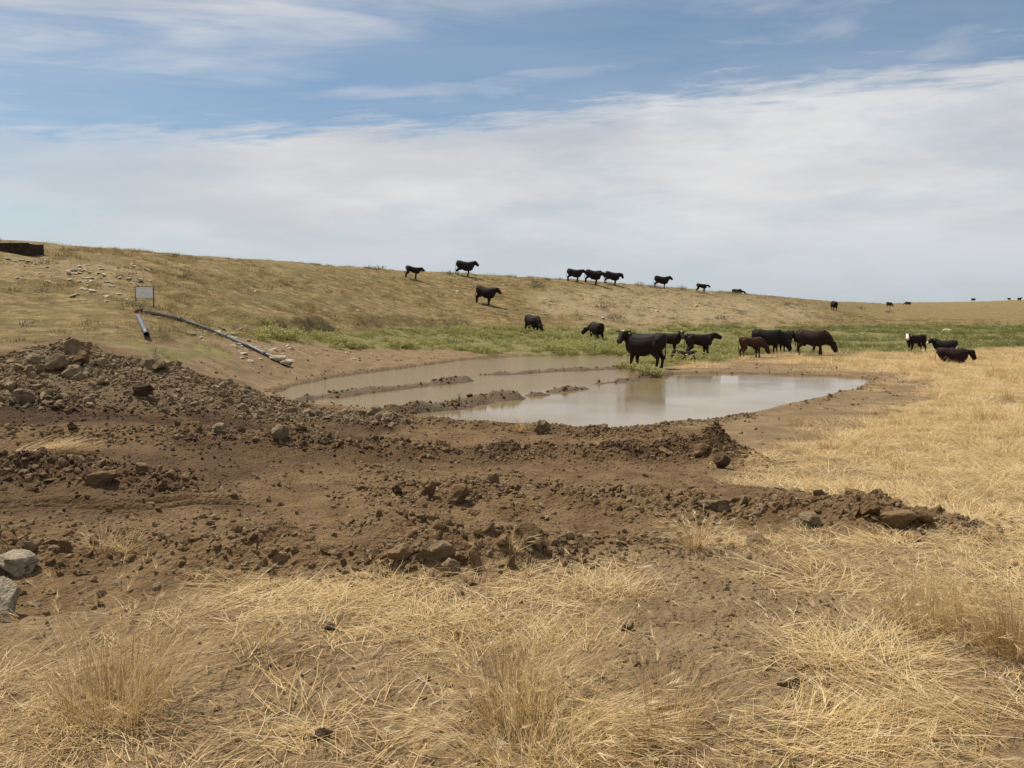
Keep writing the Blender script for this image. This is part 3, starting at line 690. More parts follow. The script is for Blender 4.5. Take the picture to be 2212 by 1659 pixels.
def build_covers():
    g = np.random.default_rng(5)
    # dam face
    kinds = [blade_mesh('slope_grass', M_OLIVE, g, 40, .22, .17, .55, .012, 2, .5) for k in range(4)]+[blade_mesh('slope_grass', M_TAWNY, g, 36, .2, .20, .5, .012, 2, .5) for k in range(2)]
    clump = lambda x, y: sstep(fbm(x, y, 2.2, 4, 101), -.15, .35)
    x, y, r = sample(52000, 20, 125, lambda x, y, r: zone_at('dam', x, y)*clump(x, y)*(1-.75*zone_at('pale', x, y))*np.clip(55/r, .35, 1))
    n = len(x); s = rng.uniform(.6, 1.5, n)
    scatter('slope_grass', 'short dry olive grass over the face of the dam', 'grass', kinds, place(x, y, .01), rand_rot(n, .1), np.stack([s, s, s*rng.uniform(.6, 1.1, n)], 1), rng.choice(6, n, p=[.2, .2, .2, .2, .1, .1]))
    kinds = [weed_mesh('scrub', 70+k, .26, .30, 26, 0.0, M_SAGE) for k in range(3)]+[blade_mesh('scrub', M_OLIVE, g, 46, .22, .24, .5, .012, 2, .5) for k in range(2)]
    x, y, r = sample(20000, 24, 125, lambda x, y, r: np.clip(zone_at('dam', x, y)*(.10+.9*zone_at('pale', x, y)), 0, 1)*sstep(fbm(x, y, 3.2, 4, 109), -.1, .3)*.55)
    n = len(x); s = rng.uniform(.4, 1.3, n)
    scatter('low_scrub', 'low dull scrub dotted over the stony slope', 'scrub', kinds, place(x, y, .02), rand_rot(n, .1), np.stack([s*1.2, s*1.2, s*.8], 1), rng.choice(5, n))
    # tall weeds with cream tops along the far shore
    kinds = [weed_mesh('weed', 20+k, .45, .32, 46, .75 if k < 4 else .25) for k in range(6)]
    x, y, r = sample(26000, 24, 85, lambda x, y, r: zone_at('weed', x, y)*(zone_at('sdp', x, y) < -.25)*(.12+.88*sstep(fbm(x, y, 2.5, 3, 103), -.25, .3))*(.3+.7*sstep(60-r, 0, 12)))
    n = len(x); s = rng.uniform(.45, 1.05, n)*np.where(fbm(x, y, 4, 2, 105) > 0, 1.15, .7)
    scatter('shore_weeds', 'rank green weeds with cream flower heads along the far shore', 'weeds', kinds, place(x, y, .02), rand_rot(n, .1), np.stack([s, s, s*rng.uniform(.7, 1.1, n)], 1), rng.choice(6, n))
    # meadow and green flushes
    kinds = [blade_mesh('meadow_grass', M_GRASS, g, 48, .26, .26, .5, .012, 2, .5) for k in range(4)]+[weed_mesh('weed', 40+k, .38, .34, 30, .3) for k in range(2)]
    x, y, r = sample(26000, 18, 110, lambda x, y, r: np.clip(zone_at('mead', x, y)+zone_at('grn2', x, y)*.8+.35*zone_at('weed', x, y), 0, 1)*sstep(fbm(x, y, 3, 3, 107), -.5, .25)*(zone_at('sdp', x, y) < -.4))
    n = len(x); s = rng.uniform(.6, 1.3, n)*np.clip(r/40, .55, 1.2)
    scatter('meadow_grass', 'low green grass of the wet meadow beyond the field', 'grass', kinds, place(x, y, .01), rand_rot(n, .1), np.stack([s, s, s*.9], 1), rng.choice(6, n, p=[.23, .23, .23, .23, .04, .04]))
build_covers()
# crumbs and small clods
def build_crumbs():
    kinds = [clod_mesh('crumb', 300+k, 1, (M_CLOD, M_CLOD, M_CLODG)[k % 3], .75, 7, .12) for k in range(9)]
    kinds += [clod_mesh('crumb', 320+k, 2, M_CLODG, .7, 12, .14) for k in range(5)]+[clod_mesh('crumb', 330+k, 2, M_CLOD, .75, 12, .14) for k in range(5)]
    kinds += [clod_mesh('crumb', 340+k, 1, M_CLODM, .75, 7, .12) for k in range(3)]
    L = []
    def add(n, r0, r1, prob, lo, hi, pick, power=2.2, amax=.7):
        x, y, r = sample(n, r0, r1, prob, amax); m = len(x); s = lo+(hi-lo)*rng.uniform(size=m)**power
        p = place(x, y); p[:, 2] += s*.02; L.append((p, rand_rot(m, .8), np.stack([s*rng.uniform(.8, 1.35, m), s*rng.uniform(.6, 1.0, m), s*rng.uniform(.5, 1.1, m)], 1), pick(m, x, y)))
    def pk(m, x, y):
        k = rng.choice(9, m); mo = zone_at('moist', x, y) > .5; return np.where(mo, 19+rng.choice(3, m), k)
    def pkb(m, x, y): return np.where(zone_at('heap', x, y) > .5, 9+rng.choice(5, m), 14+rng.choice(5, m))
    dry = lambda x, y: (zone_at('sdp', x, y) < .0)
    bar = lambda x, y: (hz(x, y) > ZW+.01)
    add(240000, 3, 19, lambda x, y, r: np.clip(zone_at('clod', x, y), 0, 1)*(.25+.75*sstep(fbm(x, y, .7, 3, 111), -.4, .2))*bar(x, y), .018, .085, pk)
    add(42000, 8, 19, lambda x, y, r: zone_at('heap', x, y)*(.12+.88*sstep(fbm(x, y, .9, 3, 113), -.2, .3))*bar(x, y), .03, .22, pkb, 3.4, .2)
    add(52000, 3.5, 15, lambda x, y, r: np.clip(zone_at('clod', x, y)-.28, 0, 1)*.8*(1-zone_at('heap', x, y))*bar(x, y), .04, .14, pkb, 2.6)
    add(60000, 1.7, 12, lambda x, y, r: (1-zone_at('straw', x, y))*(1-zone_at('dirt', x, y))*.6*sstep(fbm(x, y, .8, 3, 115), -.2, .3), .008, .038, pk)
    add(30000, 15, 34, lambda x, y, r: np.clip(zone_at('clod', x, y)-.12, 0, 1)*bar(x, y)*.7, .04, .16, pkb)
    add(22000, 14, 45, lambda x, y, r: zone_at('bare', x, y)*(1-zone_at('dirt', x, y))*dry(x, y)*.14, .03, .13, pk)
    p, ro, s, i = cat3(L)
    scatter('soil_crumbs', 'crumbled soil and small clods over the turned earth', 'soil', kinds, p, ro, s, i)
build_crumbs()

# ------------------------------------------------------------------ clods, boulders and stones one can count
def thing(name, me, loc, rot, scl, label, cat, group=None):
    o = link(name, me); o.location = loc; o.rotation_euler = rot; o.scale = scl; return tag(o, label, cat, group)
BIG = {m: [clod_mesh('clod', 500+17*k+j*100, 3, mm, fl, 18, .19) for k in range(5)] for j, (m, mm, fl) in enumerate((('earth', M_CLOD, .72), ('clay', M_CLODG, .7), ('damp', M_CLODM, .75), ('bould', M_BOULD, .8), ('slab', M_STONE, .28), ('grey_slab', M_CLODG, .3)))}
def rock(xv, yv, wpx, hpx, kind, label, name='earth_clod', cat='clod', v=0, yaw=0.0, sink=.22, tilt=0.0, group=None):
    p = spot(xv, yv); w = wpx*np.linalg.norm(p-np.array([0, 0, CAMZ]))/VF; h = hpx*p[1]/VF
    me = BIG[kind][v % 5]; hh = max(q.co.z for q in me.vertices)-min(q.co.z for q in me.vertices); sz = h*1.18/hh
    z = p[2]-min(q.co.z for q in me.vertices)*sz-h*sink*.8
    return thing(name, me, (p[0], p[1]+w*.15, z), (tilt, 0, yaw), (w, w*.85, sz), label, cat, group)
rock(36, 1240, 84, 54, 'bould', 'pale grey boulder with a peaked top at the near end of the spoil', 'boulder', 'boulder', 3, .3, .35)
rock(-12, 1340, 70, 100, 'bould', 'tall pale grey boulder cut off by the picture edge beside a peaked one', 'boulder', 'boulder', 0, 1.2, .35)
rock(1148, 1184, 96, 52, 'earth', 'large brown clod with a dark undercut face and a dry grass wisp beside it', v=0, yaw=.2)
rock(945, 1212, 92, 44, 'clay', 'broad rough grey-brown clod at the straw edge of the spoil', v=1, yaw=.4)
rock(972, 1240, 45, 32, 'clay', 'small round grey clod in front of the broad rough clod', v=2, yaw=.1)
rock(1022, 1228, 50, 48, 'earth', 'split brown clod leaning beside the small round grey clod', v=3, yaw=1.9)
rock(868, 1215, 74, 40, 'earth', 'hollowed brown clod beside the broad rough clod, away from the split one', v=4, yaw=.9)
rock(1882, 1118, 46, 46, 'earth', 'round brown clod standing up at the tail of the spoil in the straw', v=2, yaw=.5, sink=.05)
rock(1945, 1140, 84, 38, 'earth', 'long low brown clod between the upright round clod and the last mound', v=1, yaw=.1)
rock(1985, 1132, 74, 36, 'earth', 'last crumbling mound of brown earth at the tip of the spoil tail', v=0, yaw=2.2)
rock(1742, 1140, 62, 34, 'clay', 'squat clod with a pale top in the spoil tail', v=3, yaw=.7)
rock(1640, 1180, 60, 26, 'clay', 'flat grey-brown clod half buried in the straw at the spoil tail', v=4, yaw=.3)
rock(1545, 1102, 72, 24, 'clay', 'pale flattened clod on top of the spoil tail', v=0, yaw=.2)
rock(1172, 936, 42, 26, 'clay', 'grey rock standing on the near rim of the pond', 'rock', 'rock', 1, .8, .08)
rock(604, 954, 46, 34, 'clay', 'grey rock tilted up at the end of the damp furrow', 'rock', 'rock', 2, .9, .1, .4)
rock(474, 938, 38, 24, 'clay', 'small grey rock lying in the damp dark furrow', 'rock', 'rock', 3, .4)
rock(932, 1078, 30, 36, 'earth', 'upright rounded brown clod beside the smooth leaning slab', v=4, yaw=.4, sink=.1)
rock(992, 1090, 62, 42, 'earth', 'smooth brown slab of earth leaning behind the middle of the spoil', v=1, yaw=-.5, tilt=-.5)
rock(856, 1068, 30, 22, 'damp', 'small dark clod on bare scraped earth beside the upright rounded clod', v=2)
rock(1558, 1012, 48, 32, 'damp', 'dark damp clod at the straw end of the windrow', v=1, yaw=.6)
rock(1518, 985, 44, 26, 'earth', 'brown clod on top of the windrow end', v=3, yaw=.2)
rock(150, 766, 50, 32, 'clay', 'craggy grey clod crowning the high spoil heap', v=0, yaw=.2, sink=.1)
rock(174, 788, 36, 30, 'earth', 'rounded brown clod just under the crown of the spoil heap', v=2, yaw=.8)
rock(112, 806, 52, 34, 'grey_slab', 'cracked smooth grey slab set in the spoil heap', 'clay_slab', 'slab', 0, .3, .1, .75)
rock(80, 815, 26, 26, 'grey_slab', 'small grey slab broken off beside the cracked smooth slab', 'clay_slab', 'slab', 1, .5, .1, .75)
rock(70, 792, 40, 28, 'clay', 'blocky grey clod on the heap next to the cracked slab', v=3, yaw=.9)
rock(330, 798, 56, 36, 'clay', 'grey clod on the shoulder of the spoil heap', v=4, yaw=.5)
rock(300, 856, 52, 30, 'damp', 'dark hollowed clod low on the face of the spoil heap', v=0, yaw=.5)
rock(215, 1048, 70, 36, 'earth', 'big smooth brown clod half buried in the furrow above the tyre ruts', v=1, yaw=.3, sink=.4)
rock(155, 930, 26, 18, 'damp', 'dark round clod lying alone on the damp furrow', v=2)
rock(1706, 1486, 58, 28, 'clay', 'flat pinkish-grey stone lying on bare soil between straw mats', 'stone', 'stone', 2, .2)
rock(1358, 1362, 40, 18, 'clay', 'low stony lump on trodden soil below the bright straw mound', 'stone', 'stone', 1, .7)
rock(696, 1600, 46, 24, 'damp', 'dark brown dung lump on bare soil among the straw', 'dung_lump', 'dung', 4, .7)
rock(715, 1362, 30, 12, 'damp', 'small dark dung lump on trodden soil below the spoil', 'dung_lump', 'dung', 3, .2)
rock(594, 782, 44, 13, 'slab', 'pale flat stone wedged under the outlet of the long pipe', 'stone', 'stone', 0, .2, .1)
rock(612, 789, 24, 9, 'slab', 'small pale stone beside the pipe outlet below the wedged stone', 'stone', 'stone', 1, .9, .1)
rock(2046, 719, 20, 8, 'slab', 'long white stone lying in the green meadow', 'stone', 'stone', 2, .1, .0)
rock(1397, 1375//1+0, 20, 10, 'clay', 'thumb-sized grey lump on trodden soil beside the low stony lump', 'stone', 'stone', 3, .1)

def countable_clods():
    lot = {'e': [clod_mesh('clod', 700+k, 3, M_CLOD, .74, 16, .2) for k in range(8)], 'g': [clod_mesh('clod', 720+k, 3, M_CLODG, .7, 16, .2) for k in range(8)], 'd': [clod_mesh('clod', 740+k, 3, M_CLODM, .75, 16, .2) for k in range(4)]}
    def drop(n, prob, r0, r1, lo, hi, key, label, group, amin=-.66, amax=.66):
        x, y, r = sample(n*400, r0, r1, prob, amax, amin); x = x[:n]; y = y[:n]
        for i in range(len(x)):
            s = lo+(hi-lo)*rng.uniform()**1.8; sz = s*rng.uniform(.75, 1.05)
            thing('earth_clod', lot[key][rng.integers(len(lot[key]))], (x[i], y[i], float(hz(x[i], y[i]))+sz*.06), tuple(rng.normal(0, .3, 2))+(rng.uniform(0, 6.28),), (s, s*rng.uniform(.75, 1), sz), label, 'clod', group)
    dryh = lambda x, y: hz(x, y) > ZW+.02
    drop(100, lambda x, y, r: zone_at('heap', x, y)*(hz(x, y) > .15), 10, 18, .12, .34, 'g', 'dry grey-brown clod in the high spoil heap beside the pond', 'clods of the spoil heap')
    drop(45, lambda x, y, r: zone_at('heap', x, y)*(hz(x, y) <= .25)*dryh(x, y), 11, 18, .12, .26, 'g', 'grey clod in the low toe of the spoil heap running to the pond corner', 'clods at the toe of the spoil heap')
    drop(90, lambda x, y, r: np.clip(zone_at('clod', x, y)-.3, 0, 1)*(1-zone_at('heap', x, y))*(zone_at('sdp', x, y) < -.6), 7.5, 15, .10, .26, 'e', 'brown earth clod in the windrows scraped up between pond and ruts', 'clods of the windrows')
    drop(40, lambda x, y, r: np.clip(zone_at('clod', x, y)-.3, 0, 1)*(1-zone_at('heap', x, y)), 4.4, 7.2, .06, .17, 'e', 'brown earth clod along the straw edge of the spoil', 'clods along the straw edge')
    drop(22, lambda x, y, r: (zone_at('clod', x, y) > .6)*(zone_at('sdp', x, y) > .3)*dryh(x, y), 15, 30, .08, .20, 'd', 'wet dark clod on the mud bars standing in the pond', 'clods on the mud bars')
countable_clods()
def slope_stones():
    kinds = [clod_mesh('stone', 800+k, 2, M_STONE, .34, 12, .09) for k in range(8)]
    def put(n, box, lo, hi, label, group, name='stone', thin=1.0):
        k = 0
        while k < n:
            xv = rng.uniform(box[0], box[1]); yv = rng.uniform(box[2], box[3])
            if rng.uniform() > (.25+.75*(fbm(np.array(xv/60.), np.array(yv/22.), 1.0, 2, 121) > -.05)): continue
            p = spot(xv, yv); s = lo+(hi-lo)*rng.uniform()**2
            thing(name, kinds[rng.integers(8)], (p[0], p[1], p[2]+s*.06), (rng.normal(0, .2)-.1, rng.normal(0, .2), rng.uniform(0, 6.28)), (s*rng.uniform(1, 1.5), s, s*rng.uniform(.8, 1.3)*thin), label, 'stone', group); k += 1
    put(95, (100, 330, 562, 612), .10, .38, 'pale flat stone among the rubble on the dam face between trough and sign', 'rubble stones below the dam crest')
    put(28, (0, 130, 558, 605), .10, .32, 'pale stone strewn on the dam face under the dark trough', 'stones under the trough')
    put(26, (150, 300, 610, 660), .12, .34, 'small pale stone on the bare slope beside the sign', 'stones beside the sign')
    put(40, (500, 640, 738, 782), .10, .30, 'broken stone in the rubble beside the lower end of the long pipe', 'rubble beside the long pipe')
    put(26, (410, 520, 712, 750), .12, .34, 'pale stone in the green patch between the two pipes', 'stones between the pipes')
    put(30, (340, 1000, 570, 690), .12, .34, 'small pale stone on the dry dam face between sign and hillside cows', 'stones scattered over the dam face')
    put(24, (960, 1100, 605, 640), .14, .4, 'pale stone in the chalky patch above the lone cow on the slope', 'stones of the chalky patch')
    put(26, (1150, 1560, 640, 690), .14, .45, 'pale stone on the stony slope below the cows on the crest', 'stones below the crest cows')
    put(18, (640, 1000, 755, 790), .08, .22, 'brown stone on the bare mud beach left by the shrinking pond', 'stones on the mud beach')
    put(6, (1700, 2100, 696, 735), .3, .6, 'white stone half hidden in the green meadow', 'white stones in the meadow')
slope_stones()

# ------------------------------------------------------------------ grass tufts, weeds and brush that stand out singly
def tuft(xv, yv, wpx, hpx, label, mat=M_STRAW, n=260, lean=.6, head=.25, name='grass_tuft', cat='grass tuft', seed=0, droop=.5, bw=.0032, yaw0=None, spread=3.14, up=0.0, group=None):
    p = spot(xv, yv); k = np.linalg.norm(p-np.array([0, 0, CAMZ]))/VF; g = np.random.default_rng(900+seed)
    R = wpx*k*.28; h = hpx*k*1.12/max(.35, math.cos(min(lean, 1.2)))
    me = blade_mesh(name, mat, g, n, R, h, lean, bw, 4, droop, headfrac=head, yaw0=yaw0, spread=spread, ls=.30 if lean < .9 else .2, base=(lambda q: np.array([q.normal(0, R*.8), q.normal(0, R*.55), -.01])) if lean > .9 else None)
    o = link(name, me); o.location = (p[0], p[1], p[2]+up)
    if lean > .9: o.scale = (1, 1, .55)
    return tag(o, label, cat, group)
tuft(250, 1545, 300, 165, 'big feathery straw tuft standing beside the spoil, dark at its foot', M_TAWNY, 420, .55, .35, seed=1)
tuft(130, 1590, 330, 60, 'flattened skirt of straw fanned out beside the big feathery tuft', M_STRAW, 300, 1.2, .1, seed=2, droop=.2)
tuft(1120, 1540, 250, 150, 'tall bristly straw tuft with foxtail heads on trodden ground', M_TAWNY, 420, .45, .5, seed=3)
tuft(1150, 1640, 420, 110, 'wide dense straw clump right below the foxtail tuft', M_STRAW, 520, .75, .3, seed=4)
tuft(1270, 1560, 240, 70, 'swept straw clump leaning off the foot of the foxtail tuft', M_STRAW, 260, 1.15, .1, seed=5, yaw0=-.3, spread=.8, droop=.2)
tuft(1440, 1580, 200, 120, 'thin see-through tuft of brown stalks beside the foxtail tuft', M_TAWNY, 150, .5, .3, seed=6)
tuft(1990, 1350, 200, 95, 'reddish-brown bushy grass tuft at the edge of the straw field', M_TAWNY, 420, .5, .2, seed=7)
tuft(2080, 1375, 150, 60, 'low reddish tuft trailing from the reddish-brown bushy one', M_TAWNY, 260, .7, .2, seed=8)
tuft(2195, 1410, 160, 110, 'tall tawny tuft at the field edge beyond the low reddish one', M_TAWNY, 380, .45, .3, seed=9)
tuft(1310, 1282, 240, 62, 'bright mound of bleached straw below the tip of the spoil', M_STRAW, 460, .95, .1, seed=10)
tuft(1500, 1176, 110, 44, 'bright upright straw tuft against the dark spoil edge', M_STRAW, 280, .65, .2, seed=11)
tuft(1660, 1180, 190, 36, 'low swept straw bank under the tail of the spoil', M_STRAW, 360, 1.0, .1, seed=12)
tuft(1840, 1430, 310, 70, 'wide flattened mound of bright straw on open ground', M_STRAW, 560, 1.15, .1, seed=13, droop=.2)
tuft(560, 1395, 60, 95, 'lone straw stalks with a pale plume on bare soil', M_STRAW, 40, .35, .6, seed=14)
tuft(800, 1290, 260, 30, 'low mat of straw along the foot of the spoil', M_STRAW, 380, 1.2, .05, seed=15, droop=.2)
tuft(940, 1395, 330, 40, 'thick straw mat combed flat on trodden ground', M_STRAW, 420, 1.28, .05, seed=16, droop=.15)
tuft(105, 980, 120, 40, 'uprooted golden grass clump with pale roots lying on the spoil', M_STRAW, 150, .95, .0, seed=17, yaw0=.3, spread=.6, up=.05, bw=.008)
tuft(222, 1180, 90, 36, 'uprooted straw clump bristling from the near spoil bank', M_STRAW, 130, .75, .0, seed=18)
tuft(275, 1190, 60, 28, 'smaller uprooted straw clump stuck on a round clod', M_STRAW, 90, .9, .0, seed=19)
tuft(440, 1240, 90, 26, 'loose sheaf of uprooted straw on the front of the spoil', M_STRAW, 100, 1.1, .0, seed=20, yaw0=-.5, spread=.7)
tuft(1122, 933, 34, 22, 'dark grass tussock on the near rim of the pond', M_TAWNY, 130, .8, .0, seed=21, bw=.008)
tuft(992, 872, 18, 22, 'thin green reeds growing on the mud bar in the pond', M_GRASS, 26, .3, .0, 'reed_clump', 'reeds', 22, bw=.016)
tuft(1110, 1190, 40, 44, 'dry grass wisp hanging in front of the large undercut clod', M_STRAW, 50, .6, .1, seed=23)
tuft(700, 1580, 220, 40, 'sparse straw scrap around the dark dung lump', M_STRAW, 120, 1.2, .1, seed=24, droop=.1)
tuft(1800, 1600, 380, 60, 'broad swathe of swept straw along open soil', M_STRAW, 520, 1.1, .1, seed=25, yaw0=.2, spread=1.0, droop=.25)
tuft(2090, 1560, 260, 60, 'loose straw swathe fanned over open soil', M_STRAW, 260, 1.15, .15, seed=26, yaw0=2.6, spread=.8, droop=.2)

def weed(xv, yv, wpx, hpx, label, seed, flower=.6, leaf=M_WEED, name='weed_clump', cat='weed', group=None, stems=60):
    p = spot(xv, yv); k = p[1]/VF; me = weed_mesh(name, seed, hpx*k*1.05, wpx*k*.5, stems, flower, leaf)
    o = link(name, me); o.location = p; return tag(o, label, cat, group)
for i, (x, y, w, h, t) in enumerate(((1372, 800, 26, 16, 'small green weed under the muzzle of the big black cow'), (1398, 806, 34, 22, 'bushy green weed between the front and hind legs of the big cow'),
        (1418, 812, 26, 18, 'green weed at the water edge before the hind feet of the big cow'), (1352, 795, 34, 18, 'pale weed clump on the spit tip ahead of the big cow'),
        (1462, 784, 46, 22, 'yellow-green weed clump behind the hind legs of the big cow'), (1520, 782, 60, 22, 'dense weed clump in front of the standing calf in the weeds'), (1565, 778, 56, 20, 'rounded weed clump on the bare flat before the grazing herd'))):
    weed(x, y, w, h, t, 60+i, .6, stems=70)
sage_spots = [(800, 581, 26, 8, 'low grey sage on the crest before the small calf'), (822, 581, 22, 9, 'grey sage beside the crest calf'), (912, 587, 14, 8, 'tiny grey sage behind the head of the crest calf'), (972, 592, 14, 8, 'grey sage at the heels of the tall cow on the crest'),
    (1105, 600, 36, 9, 'spreading sage on the crest right of the tall cow'), (1160, 622, 34, 16, 'rounded grey sage bush on the slope below the crest cows'), (1182, 606, 14, 7, 'tiny sage on the skyline before the three crest cows'),
    (1382, 617, 24, 9, 'dark sage on the skyline behind the single file of three'), (1412, 622, 34, 10, 'wide dark sage under the lone crest cow'), (1474, 626, 26, 10, 'sage bush ahead of the lone crest cow'), (1577, 634, 14, 7, 'small sage between crest calf and far grazing cow'), (1592, 635, 16, 7, 'sage by the far grazing cow'),
    (378, 556, 26, 9, 'grey-green sage near the skyline above the sign'), (398, 600, 24, 11, 'blue-green sage on the dam face above the long pipe'), (493, 556, 20, 9, 'small sage on the skyline past the sign'), (702, 718, 34, 22, 'grey-green bush at the end of the cut bank'),
    (1300, 668, 40, 14, 'scrubby sage on the stony slope'), (1330, 690, 44, 14, 'dull sage patch at the foot of the stony slope'), (1860, 668, 30, 8, 'grey sage right of the round-backed far cow'), (1920, 676, 30, 8, 'grey sage patch on the far slope'), (1700, 660, 24, 9, 'sage on the far end of the dam'), (1560, 690, 40, 12, 'brown sage at the base of the eroded slope')]
for i, (x, y, w, h, t) in enumerate(sage_spots):
    p = spot(x, y)
    o = None
    k = p[1]/VF; me = weed_mesh('sagebrush', 160+i, h*k*1.2, min(w*k*.5, h*k*1.05), 40, 0.0, M_SAGE); o = link('sagebrush', me); o.location = p; tag(o, t, 'sagebrush', 'sagebrush on the dam')

# ------------------------------------------------------------------ pipes, sign, trough
def tube_mesh(name, pts, rad, mat, n=14, inner=None):
    pts = [Vector(p) for p in pts]; V = []; F = []; rings = []
    def ring(i, r):
        t = (pts[min(i+1, len(pts)-1)]-pts[max(i-1, 0)]).normalized(); s = t.cross(Vector((0, 0, 1))).normalized(); u = s.cross(t)
        k = len(V); V.extend([pts[i]+(s*math.cos(a)+u*math.sin(a))*r for a in [6.28319*j/n for j in range(n)]]); return k
    rs_ = [rad]*len(pts) if not hasattr(rad, '__len__') else rad
    seq = [ring(i, rs_[i]) for i in range(len(pts))]
    if inner: seq = [ring(0, inner)]+seq+[ring(len(pts)-1, inner)]; seq += [ring(i, inner*.999) for i in range(len(pts)-1, -1, -1)]
    for a, b in zip(seq[:-1], seq[1:]):
        for j in range(n): F.append((a+j, a+(j+1) % n, b+(j+1) % n, b+j))
    if not inner:
        F.append(tuple(seq[0]+j for j in range(n))[::-1]); F.append(tuple(seq[-1]+j for j in range(n)))
    me = mesh(name, [tuple(v) for v in V], F, [mat], False)
    for q in me.polygons: q.use_smooth = len(q.vertices) == 4
    bm = bmesh.new(); bm.from_mesh(me); bmesh.ops.recalc_face_normals(bm, faces=bm.faces); bm.to_mesh(me); bm.free()
    return me
def box_mesh(name, sx, sy, sz, mat, bev=.004, c=(0, 0, 0)):
    bm = bmesh.new(); bmesh.ops.create_cube(bm, size=1.0)
    for v in bm.verts: v.co = Vector((v.co.x*sx+c[0], v.co.y*sy+c[1], v.co.z*sz+c[2]))
    if bev: bmesh.ops.bevel(bm, geom=bm.edges[:], offset=bev, segments=1, affect='EDGES')
    me = bpy.data.meshes.new(name); bm.to_mesh(me); bm.free(); me.materials.append(mat); return me
def empty(name, loc, rz=0.0):
    o = bpy.data.objects.new(name, None); o.empty_display_size = .2; COL.objects.link(o); o.location = loc; o.rotation_euler = (0, 0, rz); return o
def build_pipes():
    way = [(302, 677), (345, 683), (400, 697), (470, 723), (540, 754), (590, 777), (629, 793)]
    W = [spot(*q) for q in way]; dense = []
    for i in range(len(W)-1):
        for t in np.linspace(0, 1, 8, endpoint=False): dense.append(W[i]*(1-t)+W[i+1]*t)
    dense.append(W[-1]); D = np.array(dense); zz = np.maximum(D[:, 2], hz(D[:, 0], D[:, 1]))+.07; zz = np.convolve(np.pad(zz, 4, mode='edge'), np.ones(9)/9, 'valid')
    D[:, 2] = np.maximum(zz, hz(D[:, 0], D[:, 1])+.055); o0 = D[0].copy()
    r = empty('water_pipe', o0); tag(r, 'long bent grey pipe running down from below the sign to the pond beach', 'pipe')
    link('pipe_run', tube_mesh('pipe_run', D-o0, .066, M_PIPE, 14, .056), r)
    for k in (14, 26, 37):
        link('coupling', tube_mesh('coupling', [D[k-1]*.4+D[k]*.6-o0, D[k]*.4+D[k+1]*.6-o0], .080, M_PIPE, 14), r)
    hd = D[0]; link('elbow', tube_mesh('elbow', [hd-o0+np.array([.10, 0, .0]), hd-o0+np.array([-.02, -.02, .0]), hd-o0+np.array([-.10, -.06, -.04]), hd-o0+np.array([-.10, -.10, -.2])], [.10, .105, .10, .09], M_RUST, 14), r)
    v = link('valve', tube_mesh('valve', [hd-o0+np.array([-.05, -.02, .06]), hd-o0+np.array([-.05, -.02, .22])], .035, M_RUST, 10), r)
    link('valve_wheel', tube_mesh('valve_wheel', [hd-o0+np.array([-.05+.09*math.cos(a), -.02+.09*math.sin(a), .23]) for a in np.linspace(0, 6.283, 17)], .012, M_RUST, 6), v)
    a = spot(299, 690); b = spot(317, 733)
    a[2] += .10; b[2] = max(b[2]+.14, a[2]-.75)
    r = empty('drain_pipe', a); tag(r, 'short straight grey pipe with an open dark mouth above the washed-out hole', 'pipe')
    L_ = [np.zeros(3)+(b-a)*t for t in np.linspace(0, 1, 6)]; link('pipe_run', tube_mesh('pipe_run', L_, .085, M_PIPE, 16, .074), r)
    link('mouth_rim', tube_mesh('mouth_rim', [(b-a)*.975, (b-a)*1.004], .091, M_PIPE, 16, .0735), r)
build_pipes()
def build_sign():
    p = spot(313, 659); k = p[1]/VF; w = 35*k; h = 23.5*k; H = 38*k
    r = empty('sign', p, .12); tag(r, 'blank faded white sign board on two thin posts on the dam face', 'sign')
    bd = link('board', box_mesh('board', w, .02, h, M_SIGN, .003, (0, 0, H-h/2)), r)
    for s in (-1, 1): link('post', box_mesh('post', .035, .035, H+.25, M_POST, .004, (s*(w/2+.012), .012, H/2-.11)), r)
    fr = link('frame_rail', box_mesh('frame_rail', w+.06, .024, .022, M_POST, .003, (0, .004, H+.012)), r)
    for x, z in ((-.06, .0), (w*.42, h*.4), (-w*.42, h*.4)): link('bolt', box_mesh('bolt', .02, .008, .02, M_POST, .002, (x, -.013, H-h/2+z)), bd)
build_sign()
def build_trough():
    p1 = spot(72, 554); k = p1[1]/VF; hgt = 27*k; L_ = 3.4; wd = 1.1
    r = empty('steel_trough', (p1[0]-L_/2, p1[1]+.35, p1[2]-.02), -.05); tag(r, 'dark rusted steel trough sitting on the crest of the dam', 'trough')
    t = .05
    link('side_panel', box_mesh('side_panel', L_, t, hgt, M_RUST, .01, (0, -wd/2, hgt/2)), r); link('side_panel', box_mesh('side_panel', L_, t, hgt, M_RUST, .01, (0, wd/2, hgt/2)), r)
    for s in (-1, 1): link('end_panel', box_mesh('end_panel', t, wd-t-.004, hgt-.004, M_RUST, .01, (s*(L_/2-t/2-.003), 0, hgt/2)), r)
    link('floor_plate', box_mesh('floor_plate', L_-.14, wd-.08, .03, M_RUST, .0, (0, 0, .06)), r)
    for s in (-1, 1): link('rim', box_mesh('rim', L_+.04, .08, .035, M_RUST, .008, (0, s*wd/2, hgt+.015)), r)
    for x in (-1.1, 0, 1.1): link('stiffener', box_mesh('stiffener', .05, .03, hgt-.04, M_RUST, .006, (x, -wd/2-.037, hgt/2-.01)), r)
build_trough()

